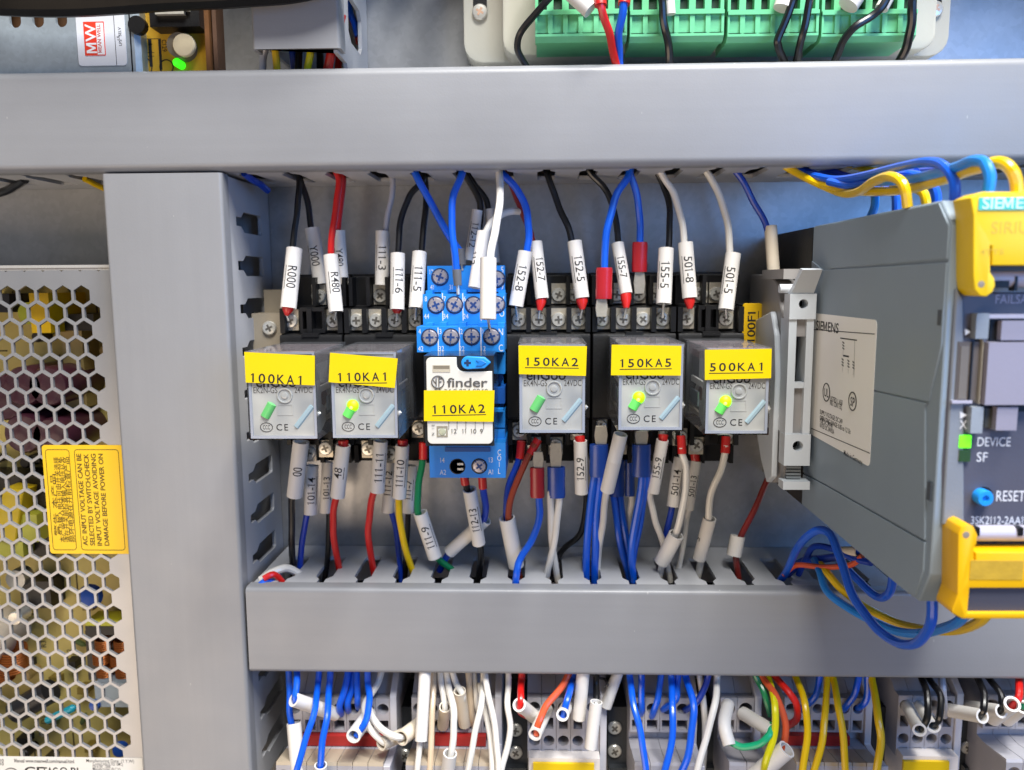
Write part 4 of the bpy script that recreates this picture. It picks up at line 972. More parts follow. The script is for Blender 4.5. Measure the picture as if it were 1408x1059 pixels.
# front
YELB = pl('#eac400', .35, .04, 50, .01); YELB2 = pl('#e0aa00', .35, .04, 50, .01)
LIL = pl('#8d8996', .4, .05, 60, .02); SLATE = pl('#4e4e5a', .45, .05, 60, .02); LILL = pl('#a9a6b4', .35, .04, 60, .01)
VF = -150.0
def VP(px, py, Y=VF): return at(px, py, Y)
def outline(pts, Y=VF): return [(VP(a, b, MF+.6 if a < 1343 and Y == VF else Y).x, VP(a, b, Y).z) for a, b in pts]
def vbox(a, b, c, d, Y0, Y1, m, name, b_=.25, parent=None, seg=1):
    p, q_ = VP(a, d, Y0), VP(b, c, Y0); return part(name, G().box(p.x, q_.x, Y0, Y1, p.z, q_.z, b_, seg), m, parent or t)
vbox(1318, 1700, 368, 850, -140.5, -120, SLATE, 'front_core', 0)
g = G().prism(outline(((1313, 402), (1700, 402), (1700, 722), (1296, 722), (1296, 640)), MF), 'y', MF, -138, .3); part('front_panel', g, SLATE, t)
g = G().prism(outline(((1315, 396), (1325, 412), (1326, 720), (1296, 722)), MF-.6), 'y', MF-.6, MF+3, .3); part('edge_strip', g, pl('#7c8188', .45, .05), t)
o = ((1310, 272), (1326, 264), (1640, 264), (1640, 365), (1338.5, 365), (1338.5, 338), (1336, 338), (1336, 375), (1341.5, 383), (1342.5, 393), (1339, 402), (1331, 408), (1323, 407), (1316, 399), (1314, 380), (1314, 340), (1314, 296))
yt = part('terminal_cover', G().prism(outline(o), 'y', MF+.6, VF, .9, 3), YELB, t, 'upper yellow terminal cover')
vbox(1345.5, 1640, 269, 289, VF-.25, VF+1, pl('#3fb8a8', .4), 'name_strip', .1, yt)
p = VP(1351, 279.5, VF-.35); text('SIEMENS', 2.35, (p.x, VF-.32, p.z), pl('#c8ece8', .4), yt, align='l', fit=13.2, bold=1)
p = VP(1363, 313, VF-.06); text('SIRIUS', 2.5, (p.x, VF-.06, p.z), pl('#d0ae2a', .5), yt, align='l', fit=10)
p = VP(1348, 346.5, VF-.06); text('4TT5', 1.1, (p.x, VF-.06, p.z), pl('#cfae30', .5), yt, align='l', fit=5)
def disc(px, py, Y, r, m, name, parent, h=.3): return part(name, G().lathe(Vector((VP(px, py, MF if name == 'hinge_pin' else Y).x, Y, VP(px, py, Y).z)), (0, -1, 0), [(r, -.5), (r, h*.6), (r*.85, h), (0, h)], 20), m, parent)
disc(1326, 391, VF, .75, pl('#8a7f70', .5), 'hinge_pin', yt, .05)
part('hinge_bar', G().tube([VP(1338, 384, -145.5), VP(1560, 384, -145.5)], 1.75, 16), LILL, t)
vbox(1362, 1388, 386, 396, -147.3, -145, BLACK, 'hinge_slot', .1); vbox(1395, 1400, 380, 400, -147.4, -145, BLACK, 'hinge_slot', .1)
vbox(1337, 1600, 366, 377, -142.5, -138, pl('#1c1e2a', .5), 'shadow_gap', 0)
p = VP(1369, 411.5, MF-.05); text('FAILSAFE', 2.0, (p.x, MF-.06, p.z), pl('#9a98ac', .5), t, align='l', fit=9.5)
# display and socket group
vbox(1313, 1347, 470, 552, MF-.9, MF+1, pl('#5c544e', .5), 'recess', .2); vbox(1317, 1333, 476, 549, MF-1.1, MF, pl('#6f685f', .5, .1), 'recess_panel', .4); vbox(1334, 1337, 470, 550, MF-1.3, MF, BLACK, 'recess_gap', .1)
vbox(1309, 1337, 551, 555, MF-1.6, MF, LILL, 'recess_ledge', .3)
vbox(1341, 1361, 431, 466, MF-2.2, MF, pl('#858c93', .4), 'clip', .5); vbox(1355, 1640, 431, 438, MF-2, MF, LILL, 'upper_edge', .3); vbox(1360, 1640, 438, 470, MF-.5, MF+.2, BLACK, 'dark_slot', 0)
vbox(1376, 1640, 440, 468, MF-2.2, MF, LIL, 'latch', .4); vbox(1347, 1352, 467, 556, MF-1.6, MF, pl('#aaa59a', .4), 'frame_edge', .3)
cv = vbox(1354, 1640, 470, 557, MF-3, MF, LIL, 'socket_flap', .6, seg=2)
vbox(1351, 1640, 556, 566, MF-.5, MF+.2, BLACK, 'dark_slot', 0)
vbox(1334, 1353, 560, 596, MF-2.4, MF, pl('#8b9299', .4), 'clip', .5); vbox(1369, 1400, 560, 592, MF-2.4, MF, LIL, 'latch', .5); vbox(1353, 1369, 562, 588, MF-.7, MF, pl('#3a3a34', .5), 'dark_slot', .1)
tri = [VP(a, b, MF-.7) for a, b in ((1320, 566), (1330, 571), (1320, 576))]; g = G(); g._f([g.bm.verts.new((p.x, MF-.7, p.z)) for p in tri]); part('arrow_print', g, WHITEINK, t)
tri = [VP(a, b, MF-.7) for a, b in ((1327, 452), (1335, 456.5), (1327, 461))]; g = G(); g._f([g.bm.verts.new((p.x, MF-.72, p.z)) for p in tri]); part('arrow_print', g, WHITEINK, t)
text('X1', 2.0, VP(1326, 584, MF-.72), WHITEINK, t, fit=2.2)
vbox(1319, 1336, 599, 616, MF-.9, MF, glow('#6dff10', 1.0), 'device_light', .1); vbox(1318.5, 1335, 619, 635, MF-.9, MF, pl('#2c4a22', .3), 'fault_light', .1)
p = VP(1344, 607.5, MF-.06); text('DEVICE', 2.1, (p.x, MF-.06, p.z), WHITEINK, t, align='l', fit=7.6)
p = VP(1343, 628.5, MF-.06); text('SF', 2.2, (p.x, MF-.06, p.z), WHITEINK, t, align='l', fit=2.5)
p = VP(1370, 682, MF-.06); text('RESET', 2.5, (p.x, MF-.06, p.z), WHITEINK, t, align='l', fit=6.6)
p = VP(1335, 715.5, MF-.06); text('3SK2112-2AA10', 1.9, (p.x, MF-.06, p.z), WHITEINK, t, align='l', fit=13.4)
disc(1352, 682, MF, 2.2, BLACK, 'button_well', t, .05)
p = VP(1355, 686, MF-2); part('reset_button', G().lathe((p.x-.2, MF, p.z+.2), (0, -1, 0), [(1.9, 0), (1.9, 2.2), (1.7, 2.6), (.8, 2.6), (.7, 1.8), (0, 1.8)], 20), pl('#1d8be0', .35), t)
# lower cover
part('hinge_bar', G().tube([VP(1316, 733, -145), VP(1560, 733, -145)], 1.9, 16), LILL, t)
vbox(1339, 1348, 726, 737, -147.2, -145, BLACK, 'hinge_slot', .1); vbox(1400, 1408, 726, 737, -147.2, -145, BLACK, 'hinge_slot', .1)
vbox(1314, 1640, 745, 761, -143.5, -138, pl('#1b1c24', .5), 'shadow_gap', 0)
def VO(pts): return outline(pts)
o = ((1294, 735), (1298, 725), (1306, 720.5), (1314, 724), (1319.5, 736), (1318, 748), (1314.5, 753), (1314.5, 784), (1317, 784), (1317, 760), (1640, 760), (1640, 808.5), (1309, 808.5), (1306, 843), (1640, 843), (1640, 850), (1300, 851), (1286, 843), (1286, 838), (1293, 818))
yb = part('terminal_cover', G().prism(VO(o), 'y', MF+.6, VF, .5, 2), YELB2, t, 'lower yellow terminal cover')
disc(1306, 735.5, VF, .8, pl('#8a7f70', .5), 'hinge_pin', yb, .05)
vbox(1314, 1640, 806, 845, VF+1.2, VF+3, pl('#41424e', .5, .06, 80, .03), 'cover_window', 0, yb)
g = G(); p, q_ = VP(1333, 797, VF-.1), VP(1408, 771, VF-.1); g.box(p.x, q_.x, VF-.12, VF+.2, p.z, q_.z, .05); ep = part('embossed_plate', g, pl('#b8952a', .5, .25, 400), yb)

# ------------------------------------------------------------------ terminal blocks along the bottom
TG = pl('#a3a1a6', .45, .06, 70, .02); TGL = pl('#b7b6bc', .42, .05, 70, .02); TB = pl('#aa9c88', .45, .05, 60, .02)
def terminal_block(px0, px1, n, kind, label, dy=0, lower=TB, red=None):
    Y = -40.0
    x0, x1 = at(px0, 985, Y).x, at(px1, 985, Y).x
    def z(py, Y_=Y): return at((px0+px1)/2, py+dy, Y_).z
    t = thing('terminal_block', label, 'terminal block', ((x0+x1)/2, -7, z(1090)), group='grey terminal blocks under the lower trunking')
    ew = 2.6; W = (x1-ew-x0)/n
    zA = z(960); zB = z(1007); zC = z(1022); zD = z(1049, -54); zE = z(1110, -54)
    for k in range(n):
        a, b = x0 + W*k + .08, x0 + W*(k+1) - .08; m = (a+b)/2; hw = (b-a)/2
        g = G()
        if kind == 'four':
            P = [(-8, zA+9), (-24, zA+9), (-36.4, zA+.2), (-36.4, zA+.1), (-31, zA+.1), (-31, z(1043)), (-8, z(1043))]
            g.prism(P, 'x', a, b)
            for (u, v, h) in ((960, 984, 'o'), (984, 1007, 'r'), (1007, 1029, 'o'), (1029, 1043, 'r')):
                zu, zv = z(u), z(v); zm = (zu+zv)/2
                g.cell(a, b, zv, zu, Y, 9, ('o', m, zm-.2, min(hw*.8, (zu-zv)/2*.88)) if h == 'o' else ('r', m-hw*.62, m+hw*.62, zv+(zu-zv)*.2, zu-(zu-zv)*.14))
            g.box(a, b, Y+.2, Y+3.6, zA, zA+.02)
        else:
            P = [(-8, zA+9), (-25, zA+9), (-36.4, zA+.2), (-36.4, zA+.1), (-31, zA+.1), (-31, zB-.1), (-36.4, zB-.1), (-36.4, zC+.1), (-41, zC-.2), (-52.6, zD), (-52.6, zE), (-8, zE)]
            g.prism(P, 'x', a, b)
            for (u, v, h) in ((960, 988, 'o'), (988, 1007, 'r')):
                zu, zv = z(u), z(v); zm = (zu+zv)/2
                g.cell(a, b, zv, zu, Y, 9, ('o', m, zm-.2, min(hw*.8, (zu-zv)/2*.88)) if h == 'o' else ('r', m-hw*.72, m+hw*.72, zv+(zu-zv)*.16, zu-(zu-zv)*.12))
            g.cell(a, b, zD-8, zD, -56, 3.4, ('o', m, zD-4, min(hw*.8, 3.4)))
            g.mi = 1; g.prism([(-41.2, zC-1.2), (-53, zD-.2), (-56, zD+.02), (-55.6, zD+1.2), (-44, zC+.1)], 'x', a+.05, b-.05)
        part('terminal', g, [TG, lower], t)
    P = [(-7, zA+11), (-27, zA+11), (-41, zA+1.2), (-41, zC+.4), (-44, zC), (-56.5, zD+.4), (-56.5, zE), (-7, zE)] if kind != 'four' else [(-7, zA+11), (-27, zA+11), (-41, zA+1.2), (-41, zE), (-7, zE)]
    part('end_plate', G().prism(P, 'x', x1-ew+.05, x1, .2), TGL, t)
    if red:
        a, b = at(red[0], 1014, -42).x, at(red[1], 1014, -42).x
        part('jumper_bar', G().box(a, b, -42.4, -37, zC+.3, zB-.25, .3), pl('#a32420', .4, .06), t, 'red jumper bar')
    if kind == 'four':
        part('marker_carrier', G().box(x0+.6, x1-ew-.2, -45, -30, z(1110, -45), z(1043, -45), .4), pl('#d4cdc8', .45), t)
        a, b = at(px0+8, 1049, -46).x, at(px1-17, 1049, -46).x
        part('name_label', G().box(a, b, -46.3, -45.05, z(1110, -46), z(1050, -46), .3), pl('#dcb800', .42), t)
    return t
terminal_block(396, 546, 7, 'two', 'terminal block with a red bar below a bunch of blue wires', red=(412, 530))
terminal_block(566, 690, 6, 'two', 'terminal block with a red bar behind the white wires', red=(598, 668))
terminal_block(725, 834, 5, 'four', 'terminal block with red, orange and blue wire ends and a yellow marker', )
terminal_block(866, 958, 4, 'plain', 'terminal block filled by blue wires only, no red bar', lower=TG)
terminal_block(990, 1046, 2, 'plain', 'narrow two way terminal block with the green jumper', lower=TG)
terminal_block(1078, 1198, 6, 'two', 'terminal block with a red bar behind four yellow wires', red=(1082, 1168))
terminal_block(1234, 1322, 4, 'four', 'terminal block with a yellow marker and two black wires', dy=-3)
terminal_block(1352, 1520, 7, 'plain', 'terminal block in the lower corner under black wire sleeves', dy=-4, lower=TGL)
def bracket(px0, px1, scr, label, Y=-30):
    a, b = at(px0, 1000, Y), at(px1, 1000, Y)
    t = thing('end_bracket', label, 'end bracket', ((a.x+b.x)/2, -7, a.z-20), group='dark end brackets between the terminal blocks')
    part('body', G().box(a.x, b.x, Y, -7, at(px0, 1090, Y).z, at(px0, 972, Y).z, .6), DARK, t)
    part('lower_step', G().box(a.x+.4, b.x-.4, Y-3, Y-.02, at(px0, 1110, Y).z, at(px0, 1050, Y).z, .6), DARK, t)
    for sx, sy in scr: place('screw', SCR, t, at(sx, sy, Y-.1), rs())
    return t
bracket(692, 725, ((709, 1003), (709, 1034)), 'dark end bracket with two screws beside the long white wire')
bracket(836, 866, ((845, 1000), (845, 1032)), 'dark end bracket with two screws beside the black sleeved wire')
bracket(547, 567, ((557, 1038),), 'dark end bracket beside the pair of white sleeve mouths')
bracket(960, 990, (), 'dark end bracket behind the leaning white wire')
bracket(1200, 1234, (), 'dark end bracket behind the outermost yellow wire')
bracket(1323, 1351, ((1330, 1027),), 'dark end bracket beside the yellow marked block and the corner block')
# ------------------------------------------------------------------ wires
RED = pl('#c3201c', .35, .06, 80, .01, coat=.2); REDL = pl('#a81a24', .35, .06, 80, .01, coat=.2); BLUEL = pl('#123f94', .35, .06, 80, .01, coat=.2)
GREYF = pl('#5d6068', .4, .06, 80, .01)
def V3(p): return at(*p)
def wire(col, label, pts, r=1.15, extras=(), group=None, cat='wire'):
    pts = [(a, b, max(c, -42.3)) if 880 < b < 941 and group == GB_ else (a, b, c) for a, b, c in pts]
    P = [V3(p) for p in pts]
    q = spline(P, 8); ph = random.uniform(0, 6)
    q = [p + Vector((math.sin(i*.55+ph), math.cos(i*.43+ph*2), 0))*(.12*math.sin(PI*i/max(1, len(q)-1))) for i, p in enumerate(q)]
    g = G(); g.tube(q, r, 10)
    o = part('wire', g, wmat(col), None, org=P[0])
    props(o, label, cat, group)
    for e in extras: e(o)
    return o
def SL(a, b, wpx, txt=None, up=False, turn=0, mat=None, h=.56, fit=None, shift=0, hollow=.80, mid=None, under=True):
    def f(o):
        A, B = V3(a), V3(b); M = (A+B)/2; R = mm(wpx*(.9 if a[1] > 880 else 1), M)/2
        pts = [A, B] if mid is None else spline([A, V3(mid), B], 5)
        if mid is None: pts = [A, A*.75+B*.25, M, A*.25+B*.75, B]
        s = part('marker_sleeve', G().tube(pts, R, 18, hollow=hollow), mat or SLEEVE, o)
        if txt:
            face = (CAM - M).normalized(); hh = 2*R*h
            L = (B-A).length
            ft = fit or min(L*.62, len(txt)*hh*.62)
            p, q = (B, A) if up else (A, B)
            text_on_tube(txt, hh, p, q, R, face, INK, s, fit=ft, turn=turn, shift=shift, under=under)
    return f
def FE(col, a, b, w0, w1=None):
    m = {'red': RED, 'lug': REDL, 'blue': BLUEL, 'grey': GREYF}[col]
    def f(o):
        A, B = V3(a), V3(b); part('ferrule', G().tube([A, A*.6+B*.4, B], [mm(w0, A)/2, mm(w0, A)/2, mm(w1 or w0, B)/2], 14), m, o)
    return f
def PIN(a, b, w=3):
    def f(o): A, B = V3(a), V3(b); part('pin', G().tube([A, B], mm(w, A)/2, 8), SCREW, o)
    return f
def LUG(col, a, b, wpx, tip=None, tw=None):
    """flattened insulated crimp barrel with a metal tongue"""
    m = {'red': REDL, 'blue': BLUEL}[col]
    def f(o):
        A, B = V3(a), V3(b); hw = mm(wpx, A)/2; g = G()
        y = (A.y+B.y)/2
        g.rings([[(c.x + hw*k*math.cos(q), y + hw*.62*k*math.sin(q), c.z) for q in [2*PI*i/18 for i in range(18)]] for c, k in ((A, .93), (A*.9+B*.1, 1), (A*.35+B*.65, .96), (A*.3+B*.7, 1.0), (B, .97))])
        part('crimp_barrel', g, m, o)
        if tip:
            T = V3(tip); tw_ = mm(tw or wpx*.75, T)/2; n = A if (A-T).length < (B-T).length else B
            g = G(); z0, z1 = sorted((n.z, T.z)); g.prism([(T.x-tw_*.8, n.z), (T.x-tw_, (n.z+T.z)/2), (T.x-tw_*.8, T.z), (T.x+tw_*.8, T.z), (T.x+tw_, (n.z+T.z)/2), (T.x+tw_*.8, n.z)], 'y', y-.6, y+.3, .15)
            part('crimp_tongue', g, BRASS, o)
    return f
GU, GL, GB_, GR, GT = ('wires dropping into the relay sockets', 'wires hanging below the relay sockets', 'wires under the lower trunking', 'blue and yellow wires of the safety module', 'wires of the control module')
# --- above the sockets
wire('black', 'black wire in white sleeve printed R000, first from the beige end stop', [(398, 226, -26), (411, 246, -25), (409, 285, -27), (405, 318, -29), (401, 350, -31), (398, 400, -34)], 1.2,
     [SL((405, 342, -30), (396.5, 424, -35), 22, 'R000'), FE('red', (396.5, 421, -35), (394, 434, -35), 15, 5), PIN((394, 433, -35), (397, 441, -34))], GU)
wire('black', 'black wire in white sleeve printed Y000 behind the red wire', [(404, 226, -22), (414, 250, -20), (424, 285, -19), (430, 330, -19), (436, 370, -20)], 1.2, [SL((429, 314, -19), (441, 391, -20.5), 20, 'Y000', turn=.25)], GU)
wire('red', 'red wire in white sleeve printed R480', [(456, 226, -28), (466, 248, -27), (462, 285, -28), (456, 330, -31), (455, 370, -32), (460, 420, -34)], 1.25,
     [SL((454.5, 351, -32), (462, 429, -35.5), 20, 'R480', turn=-.35), PIN((462, 428, -35), (460, 440, -34))], GU)
wire('red', 'red wire in white sleeve printed Y480 mostly hidden behind another sleeve', [(462, 226, -24), (472, 246, -22), (468, 280, -22), (465, 325, -22), (468, 360, -22)], 1.2, [SL((466, 317, -22), (471, 391, -22), 17, 'Y480', turn=.2)], GU)
wire('grey', 'pale grey wire in white sleeve printed 111-3', [(528, 226, -24), (540, 248, -23), (537, 276, -23), (531, 310, -23), (528, 350, -23)], 1.1, [SL((526, 318, -23), (525, 392, -24), 19, '111-3')], GU)
wire('black', 'black wire in white sleeve printed 111-6', [(577, 226, -26), (581, 248, -27), (563, 270, -28), (551, 305, -29), (547, 350, -31), (546, 400, -33)], 1.2,
     [SL((547, 349, -31), (546, 426, -35), 20, '111-6', turn=-.25), FE('red', (546, 424, -35), (546, 431, -35), 14, 8), PIN((546, 430, -35), (545, 441, -34))], GU)
wire('black', 'black wire in white sleeve printed 111-5 beside the blue socket', [(579, 226, -24), (585, 250, -25), (585, 290, -27), (580, 340, -30), (575, 400, -33)], 1.2,
     [SL((577, 347, -30), (572, 424, -35), 20, '111-5'), PIN((572, 423, -35), (571, 440, -34), 4)], GU)
wire('blue', 'blue wire slanting to a grey ferrule at the back of the blue socket', [(566, 226, -35), (572, 240, -35), (590, 275, -34), (618, 325, -32), (632, 345, -31)], 1.35, [FE('grey', (633, 342, -31), (635, 364, -31), 12), PIN((635, 363, -31), (636, 372, -31))], GU)
wire('blue', 'blue wire dropping straight to a grey ferrule on the blue socket', [(637, 226, -36), (635, 240, -37), (624, 268, -39), (621, 305, -41), (625, 345, -42), (628, 378, -42.5)], 1.3, [FE('grey', (628, 371, -42.5), (629.5, 393, -43), 12.5, 11), PIN((629.5, 392, -43), (630, 405, -43), 5)], GU)
wire('black', 'black wire in dim white sleeve printed 112-12 behind the blue socket', [(632, 226, -24), (643, 246, -23), (657, 270, -22), (661, 295, -21), (656, 330, -20)], 1.3, [SL((657, 289, -21), (646, 358, -21), 16, '112-12')], GU)
wire('black', 'dark wire in plain sleeve behind the printed sleeve 112-12', [(638, 226, -20), (650, 250, -18), (668, 275, -17), (674, 300, -17)], 1.2, [SL((673, 288, -17), (681, 362, -19), 14)], GU)
wire('white', 'white wire curling back over itself into a plain white sleeve', [(714, 291, -28), (702, 291, -30), (688, 296, -33), (676, 306, -36), (667, 322, -38), (662, 345, -39)], 1.3, [SL((665, 319, -38), (652.5, 396, -42), 18, '112', turn=1.15)], GU)
wire('white', 'white wire in a bright blank sleeve in front of the blue socket', [(684, 226, -36), (687, 242, -38), (686.5, 285, -48), (680, 320, -56), (674, 356, -61), (672, 400, -63)], 1.35, [SL((671.5, 355, -61), (671, 439, -64), 22.5), PIN((671, 437, -64), (673, 450, -53), 5)], GU)
wire('blue', 'blue wire in white sleeve printed 152-8', [(683, 226, -34), (692, 240, -34), (712, 262, -34), (724, 290, -34), (727, 320, -34), (724, 350, -35), (716, 390, -35)], 1.35, [SL((722.5, 346, -34), (709.5, 421, -36), 20, '152-8'), PIN((709.5, 420, -35), (712, 440, -34), 4)], GU)
wire('maroon', 'dark red wire in white sleeve printed 152-7 behind a blue wire', [(686, 226, -26), (704, 255, -27), (716, 288, -28), (728, 315, -29), (734, 340, -30)], 1.15,
     [SL((736.5, 333, -30), (745.5, 411, -34), 18.5, '152-7', turn=-.3), FE('red', (745, 409, -34), (742, 427, -35), 14, 7), PIN((742, 426, -35), (741, 438, -34))], GU)
wire('black', 'black wire in white sleeve printed 152-5 with a red tip', [(750, 226, -26), (755, 246, -27), (768, 283, -28), (782, 315, -30), (790, 350, -31)], 1.25,
     [SL((790, 332, -31), (800.5, 410, -34), 20, '152-5', turn=-.2), FE('red', (800, 408, -34), (800.5, 426, -35), 16, 7), PIN((800.5, 425, -35), (798, 438, -34))], GU)
wire('black', 'black wire in white sleeve printed 155-7 crossing behind a blue wire', [(806, 226, -26), (813, 240, -26), (830, 257, -26), (844, 288, -27), (849, 320, -28), (852, 350, -29)], 1.2,
     [SL((849, 335, -28), (861, 404, -33), 17.5, '155-7', turn=-.1), FE('red', (860.5, 402, -33), (861, 424, -35), 15, 8), PIN((861, 423, -35), (858, 438, -34))], GU)
wire('blue', 'blue wire with red crimp lug on the socket marked 150KA5, lower of two', [(868, 226, -34), (864, 242, -34), (848, 268, -36), (837, 306, -37), (832, 340, -37), (831, 385, -37)], 1.35, [LUG('red', (831, 368, -37), (830, 411, -37), 23, (827, 436, -37), 17)], GU)
wire('blue', 'blue wire with red crimp lug on the socket marked 150KA5, upper of two', [(862, 226, -30), (867, 240, -30), (877, 275, -29), (880, 310, -28), (880, 345, -27)], 1.35, [LUG('red', (880, 333, -27), (879, 374, -27), 21.5, (878, 404, -25), 16)], GU)
wire('black', 'black wire in white sleeve printed 155-5', [(898, 226, -26), (908, 246, -26), (919, 275, -27), (921, 311, -29), (919, 350, -31)], 1.2, [SL((916, 342, -31), (912.5, 418, -35), 21, '155-5'), PIN((912.5, 417, -35), (911, 437, -34), 4)], GU)
wire('white', 'white wire in white sleeve printed 501-8 with a red tip', [(902, 226, -30), (914, 246, -30), (928, 270, -31), (938, 307, -32), (942, 345, -33)], 1.25,
     [SL((942.5, 334, -32), (948.5, 410, -35), 20.5, '501-8', turn=-.2), FE('red', (948, 408, -35), (948.5, 425, -36), 15, 7), PIN((948.5, 424, -36), (946, 437, -34))], GU)
wire('white', 'white wire in white sleeve printed 501-5, last of the relay row', [(964, 226, -28), (978, 246, -28), (992, 277, -29), (1001, 311, -30), (1004, 355, -31)], 1.3, [SL((1008, 349, -31), (998, 426, -35), 21, '501-5'), PIN((998, 425, -35), (999, 438, -34), 4)], GU)
wire('navy', 'dark blue wire in a plain beige sleeve beside the fuse terminal', [(1003, 226, -28), (1018, 244, -28), (1036, 277, -28), (1053, 309, -28), (1060, 340, -28)], 1.2, [SL((1059.5, 311, -28), (1064, 380, -30), 17, mat=SLEEVEY, hollow=.7)], GU)
# --- below the sockets
wire('black', 'black wire leaving a white sleeve printed 00, first of the lower wires', [(412, 640, -36), (402, 680, -34), (401, 735, -30), (404, 800, -26)], 1.3, [SL((414, 607, -38), (405, 682, -35), 22, '00', up=True, fit=3.6, under=False)], GL)
wire('navy', 'blue wire leaving a white sleeve printed 101-14', [(427, 690, -26), (422, 709, -26), (416, 740, -26), (411, 800, -26)], 1.2, [SL((429, 640, -26), (427, 707, -27), 18, '101-14', up=True)], GL)
wire('black', 'black wire leaving a white sleeve printed 101-13', [(449, 690, -24), (452, 707, -24), (451, 760, -24), (446, 800, -24)], 1.15, [SL((450, 635, -24), (447.5, 705, -25), 15, '101-13', up=True)], GL)
wire('red', 'red wire leaving a white sleeve printed 48', [(467, 660, -36), (462, 684, -35), (458, 712, -33), (460, 747, -30), (470, 800, -26)], 1.3, [SL((472, 612, -38), (464, 683, -36), 20, '48', up=True, fit=4.2, turn=-.35), FE('red', (472, 606, -37), (472, 616, -37), 14)], GL)
wire('red', 'red wire leaving a white sleeve printed 111-11', [(521, 660, -36), (514, 677, -35), (508, 709, -33), (507, 743, -30), (516, 800, -26)], 1.3, [SL((523.5, 606, -38), (519, 676, -36), 19.5, '111-11', up=True)], GL)
wire('navy', 'blue wire leaving the sleeve printed 111-12 behind the yellow wire', [(535, 690, -24), (539, 706, -24), (546, 740, -24), (552, 800, -24)], 1.1, [SL((539, 622, -25), (533, 704, -25), 17, '111-12', up=True, turn=-.3)], GL)
wire('yellow', 'yellow wire leaving a white sleeve printed 111-10', [(550, 665, -36), (548, 687, -35), (550, 716, -33), (556, 749, -30), (572, 800, -26)], 1.3, [SL((553.5, 612, -38), (549, 684, -36), 19, '111-10', up=True, turn=-.15), FE('red', (554, 605, -37), (553.5, 616, -37), 14)], GL)
wire('black', 'black wire leaving the sleeve printed 111-7 behind the yellow wire', [(562, 690, -24), (561, 707, -24), (559, 757, -24), (556, 800, -24)], 1.1, [SL((566, 640, -24), (561, 705, -25), 16, '111-7', up=True, turn=-.3)], GL)
wire('green', 'green wire with a red ferrule passing through a sleeve printed 111-9', [(582, 622, -33), (580, 640, -33), (575, 672, -34), (575, 705, -35), (588, 740, -33), (602, 768, -30), (620, 782, -27), (640, 800, -25)], 1.3, [FE('red', (582, 609, -33), (582, 631, -33), 12), SL((578, 705, -35), (598, 766, -32), 19.5, '111-9', up=True, turn=-.1)], GL)
wire('black', 'black wire from the blue socket in a white sleeve printed 112-13', [(640, 655, -44), (641, 668, -43), (648, 700, -40), (659, 740, -34), (661, 765, -30), (658, 800, -26)], 1.3, [FE('red', (638, 654, -44), (640, 666, -43.5), 12), SL((645.5, 673, -43), (658.5, 747, -35), 18.5, '112-13', up=True, turn=-.1)], GL)
wire('navy', 'blue wire from the blue socket bending into a slanted white sleeve', [(663, 655, -44), (664.5, 672, -42), (667.5, 698, -38), (664, 716, -35), (640, 742, -30), (618, 760, -28), (604, 785, -25)], 1.3, [FE('red', (663, 655, -44), (664, 671, -43), 12), SL((668, 714, -34), (618, 759, -28), 18)], GL)
wire('navy', 'blue wire with red ferrule sharing the wide sleeve with a brown wire', [(716, 610, -33), (714, 630, -33), (700, 668, -34), (696, 705, -34), (704, 750, -31), (712, 800, -27)], 1.25, [FE('red', (717, 607, -33), (715, 630, -33), 12)], GL)
wire('brown', 'brown wire with red ferrule entering a wide blank white sleeve', [(736, 610, -36), (727, 627, -36), (711, 662, -37), (699, 705, -37), (704, 750, -32), (716, 800, -27)], 1.25, [FE('red', (740, 604, -35), (729, 624, -36), 12), SL((697, 712, -36), (710, 778, -31), 22)], GL)
wire('blue', 'bright blue wire with a red crimp lug curving into the trunking', [(739, 670, -38), (741, 686, -38), (742, 708, -38), (733, 740, -38), (717, 765, -39), (710, 790, -41), (708, 830, -40)], 1.35, [LUG('red', (739, 684, -38), (738.5, 643, -38), 20, (740, 618, -34), 15)], GL)
for k, (pts) in enumerate((((758, 670, -37), (757, 686, -37), (758, 730, -35), (764, 782, -30), (770, 810, -28)), ((769, 670, -37), (769, 686, -37), (764, 733, -36), (754, 782, -32), (748, 810, -28)))):
    wire('white', ('white wire under a blue crimp lug, the one that also carries the lug', 'white wire crossing its twin under a blue crimp lug')[k], pts, 1.3, [LUG('blue', (765, 684, -37), (764.5, 642, -37), 25, (764, 606, -33), 17)] if k == 0 else [], GL)
wire('black', 'black wire leaving the sleeve printed 152-9 and bending to the wall', [(800, 660, -36), (806, 680, -30), (800, 730, -22), (778, 752, -18), (766, 770, -18), (760, 800, -20)], 1.2, [SL((798, 606, -38), (799.5, 678, -36), 18.5, '152-9', up=True, turn=-.1), FE('red', (797, 600, -36), (798, 612, -37), 14)], GL)
wire('blue', 'blue wire under the wide blue crimp lug, outer one of the pair', [(819, 645, -38), (817, 660, -37), (809, 720, -33), (806, 782, -30), (806, 810, -28)], 1.45, [LUG('blue', (823, 655, -38), (823.5, 611, -38), 26, (825, 582, -33), 18)], GL)
wire('blue', 'blue wire under the wide blue crimp lug, inner one of the pair', [(826, 645, -38), (825, 660, -37), (820, 720, -33), (818, 782, -30), (818, 810, -28)], 1.45, [], GL)
wire('white', 'white wire in a bright blank sleeve tilted between blue crimp lugs', [(838, 655, -50), (833, 678, -46), (830, 710, -38), (824, 752, -30), (820, 800, -26)], 1.3, [SL((853.5, 597, -56), (844.5, 634, -54), 19.5), SL((845, 632, -54), (835, 674, -49), 19.5)], GL)
wire('blue', 'blue wire under the second front blue crimp lug', [(882, 645, -39), (883, 660, -38), (875, 712, -34), (868, 755, -32), (871, 800, -30)], 1.5, [LUG('blue', (881.5, 655, -39), (882, 611, -39), 26, (880, 584, -34), 18)], GL)
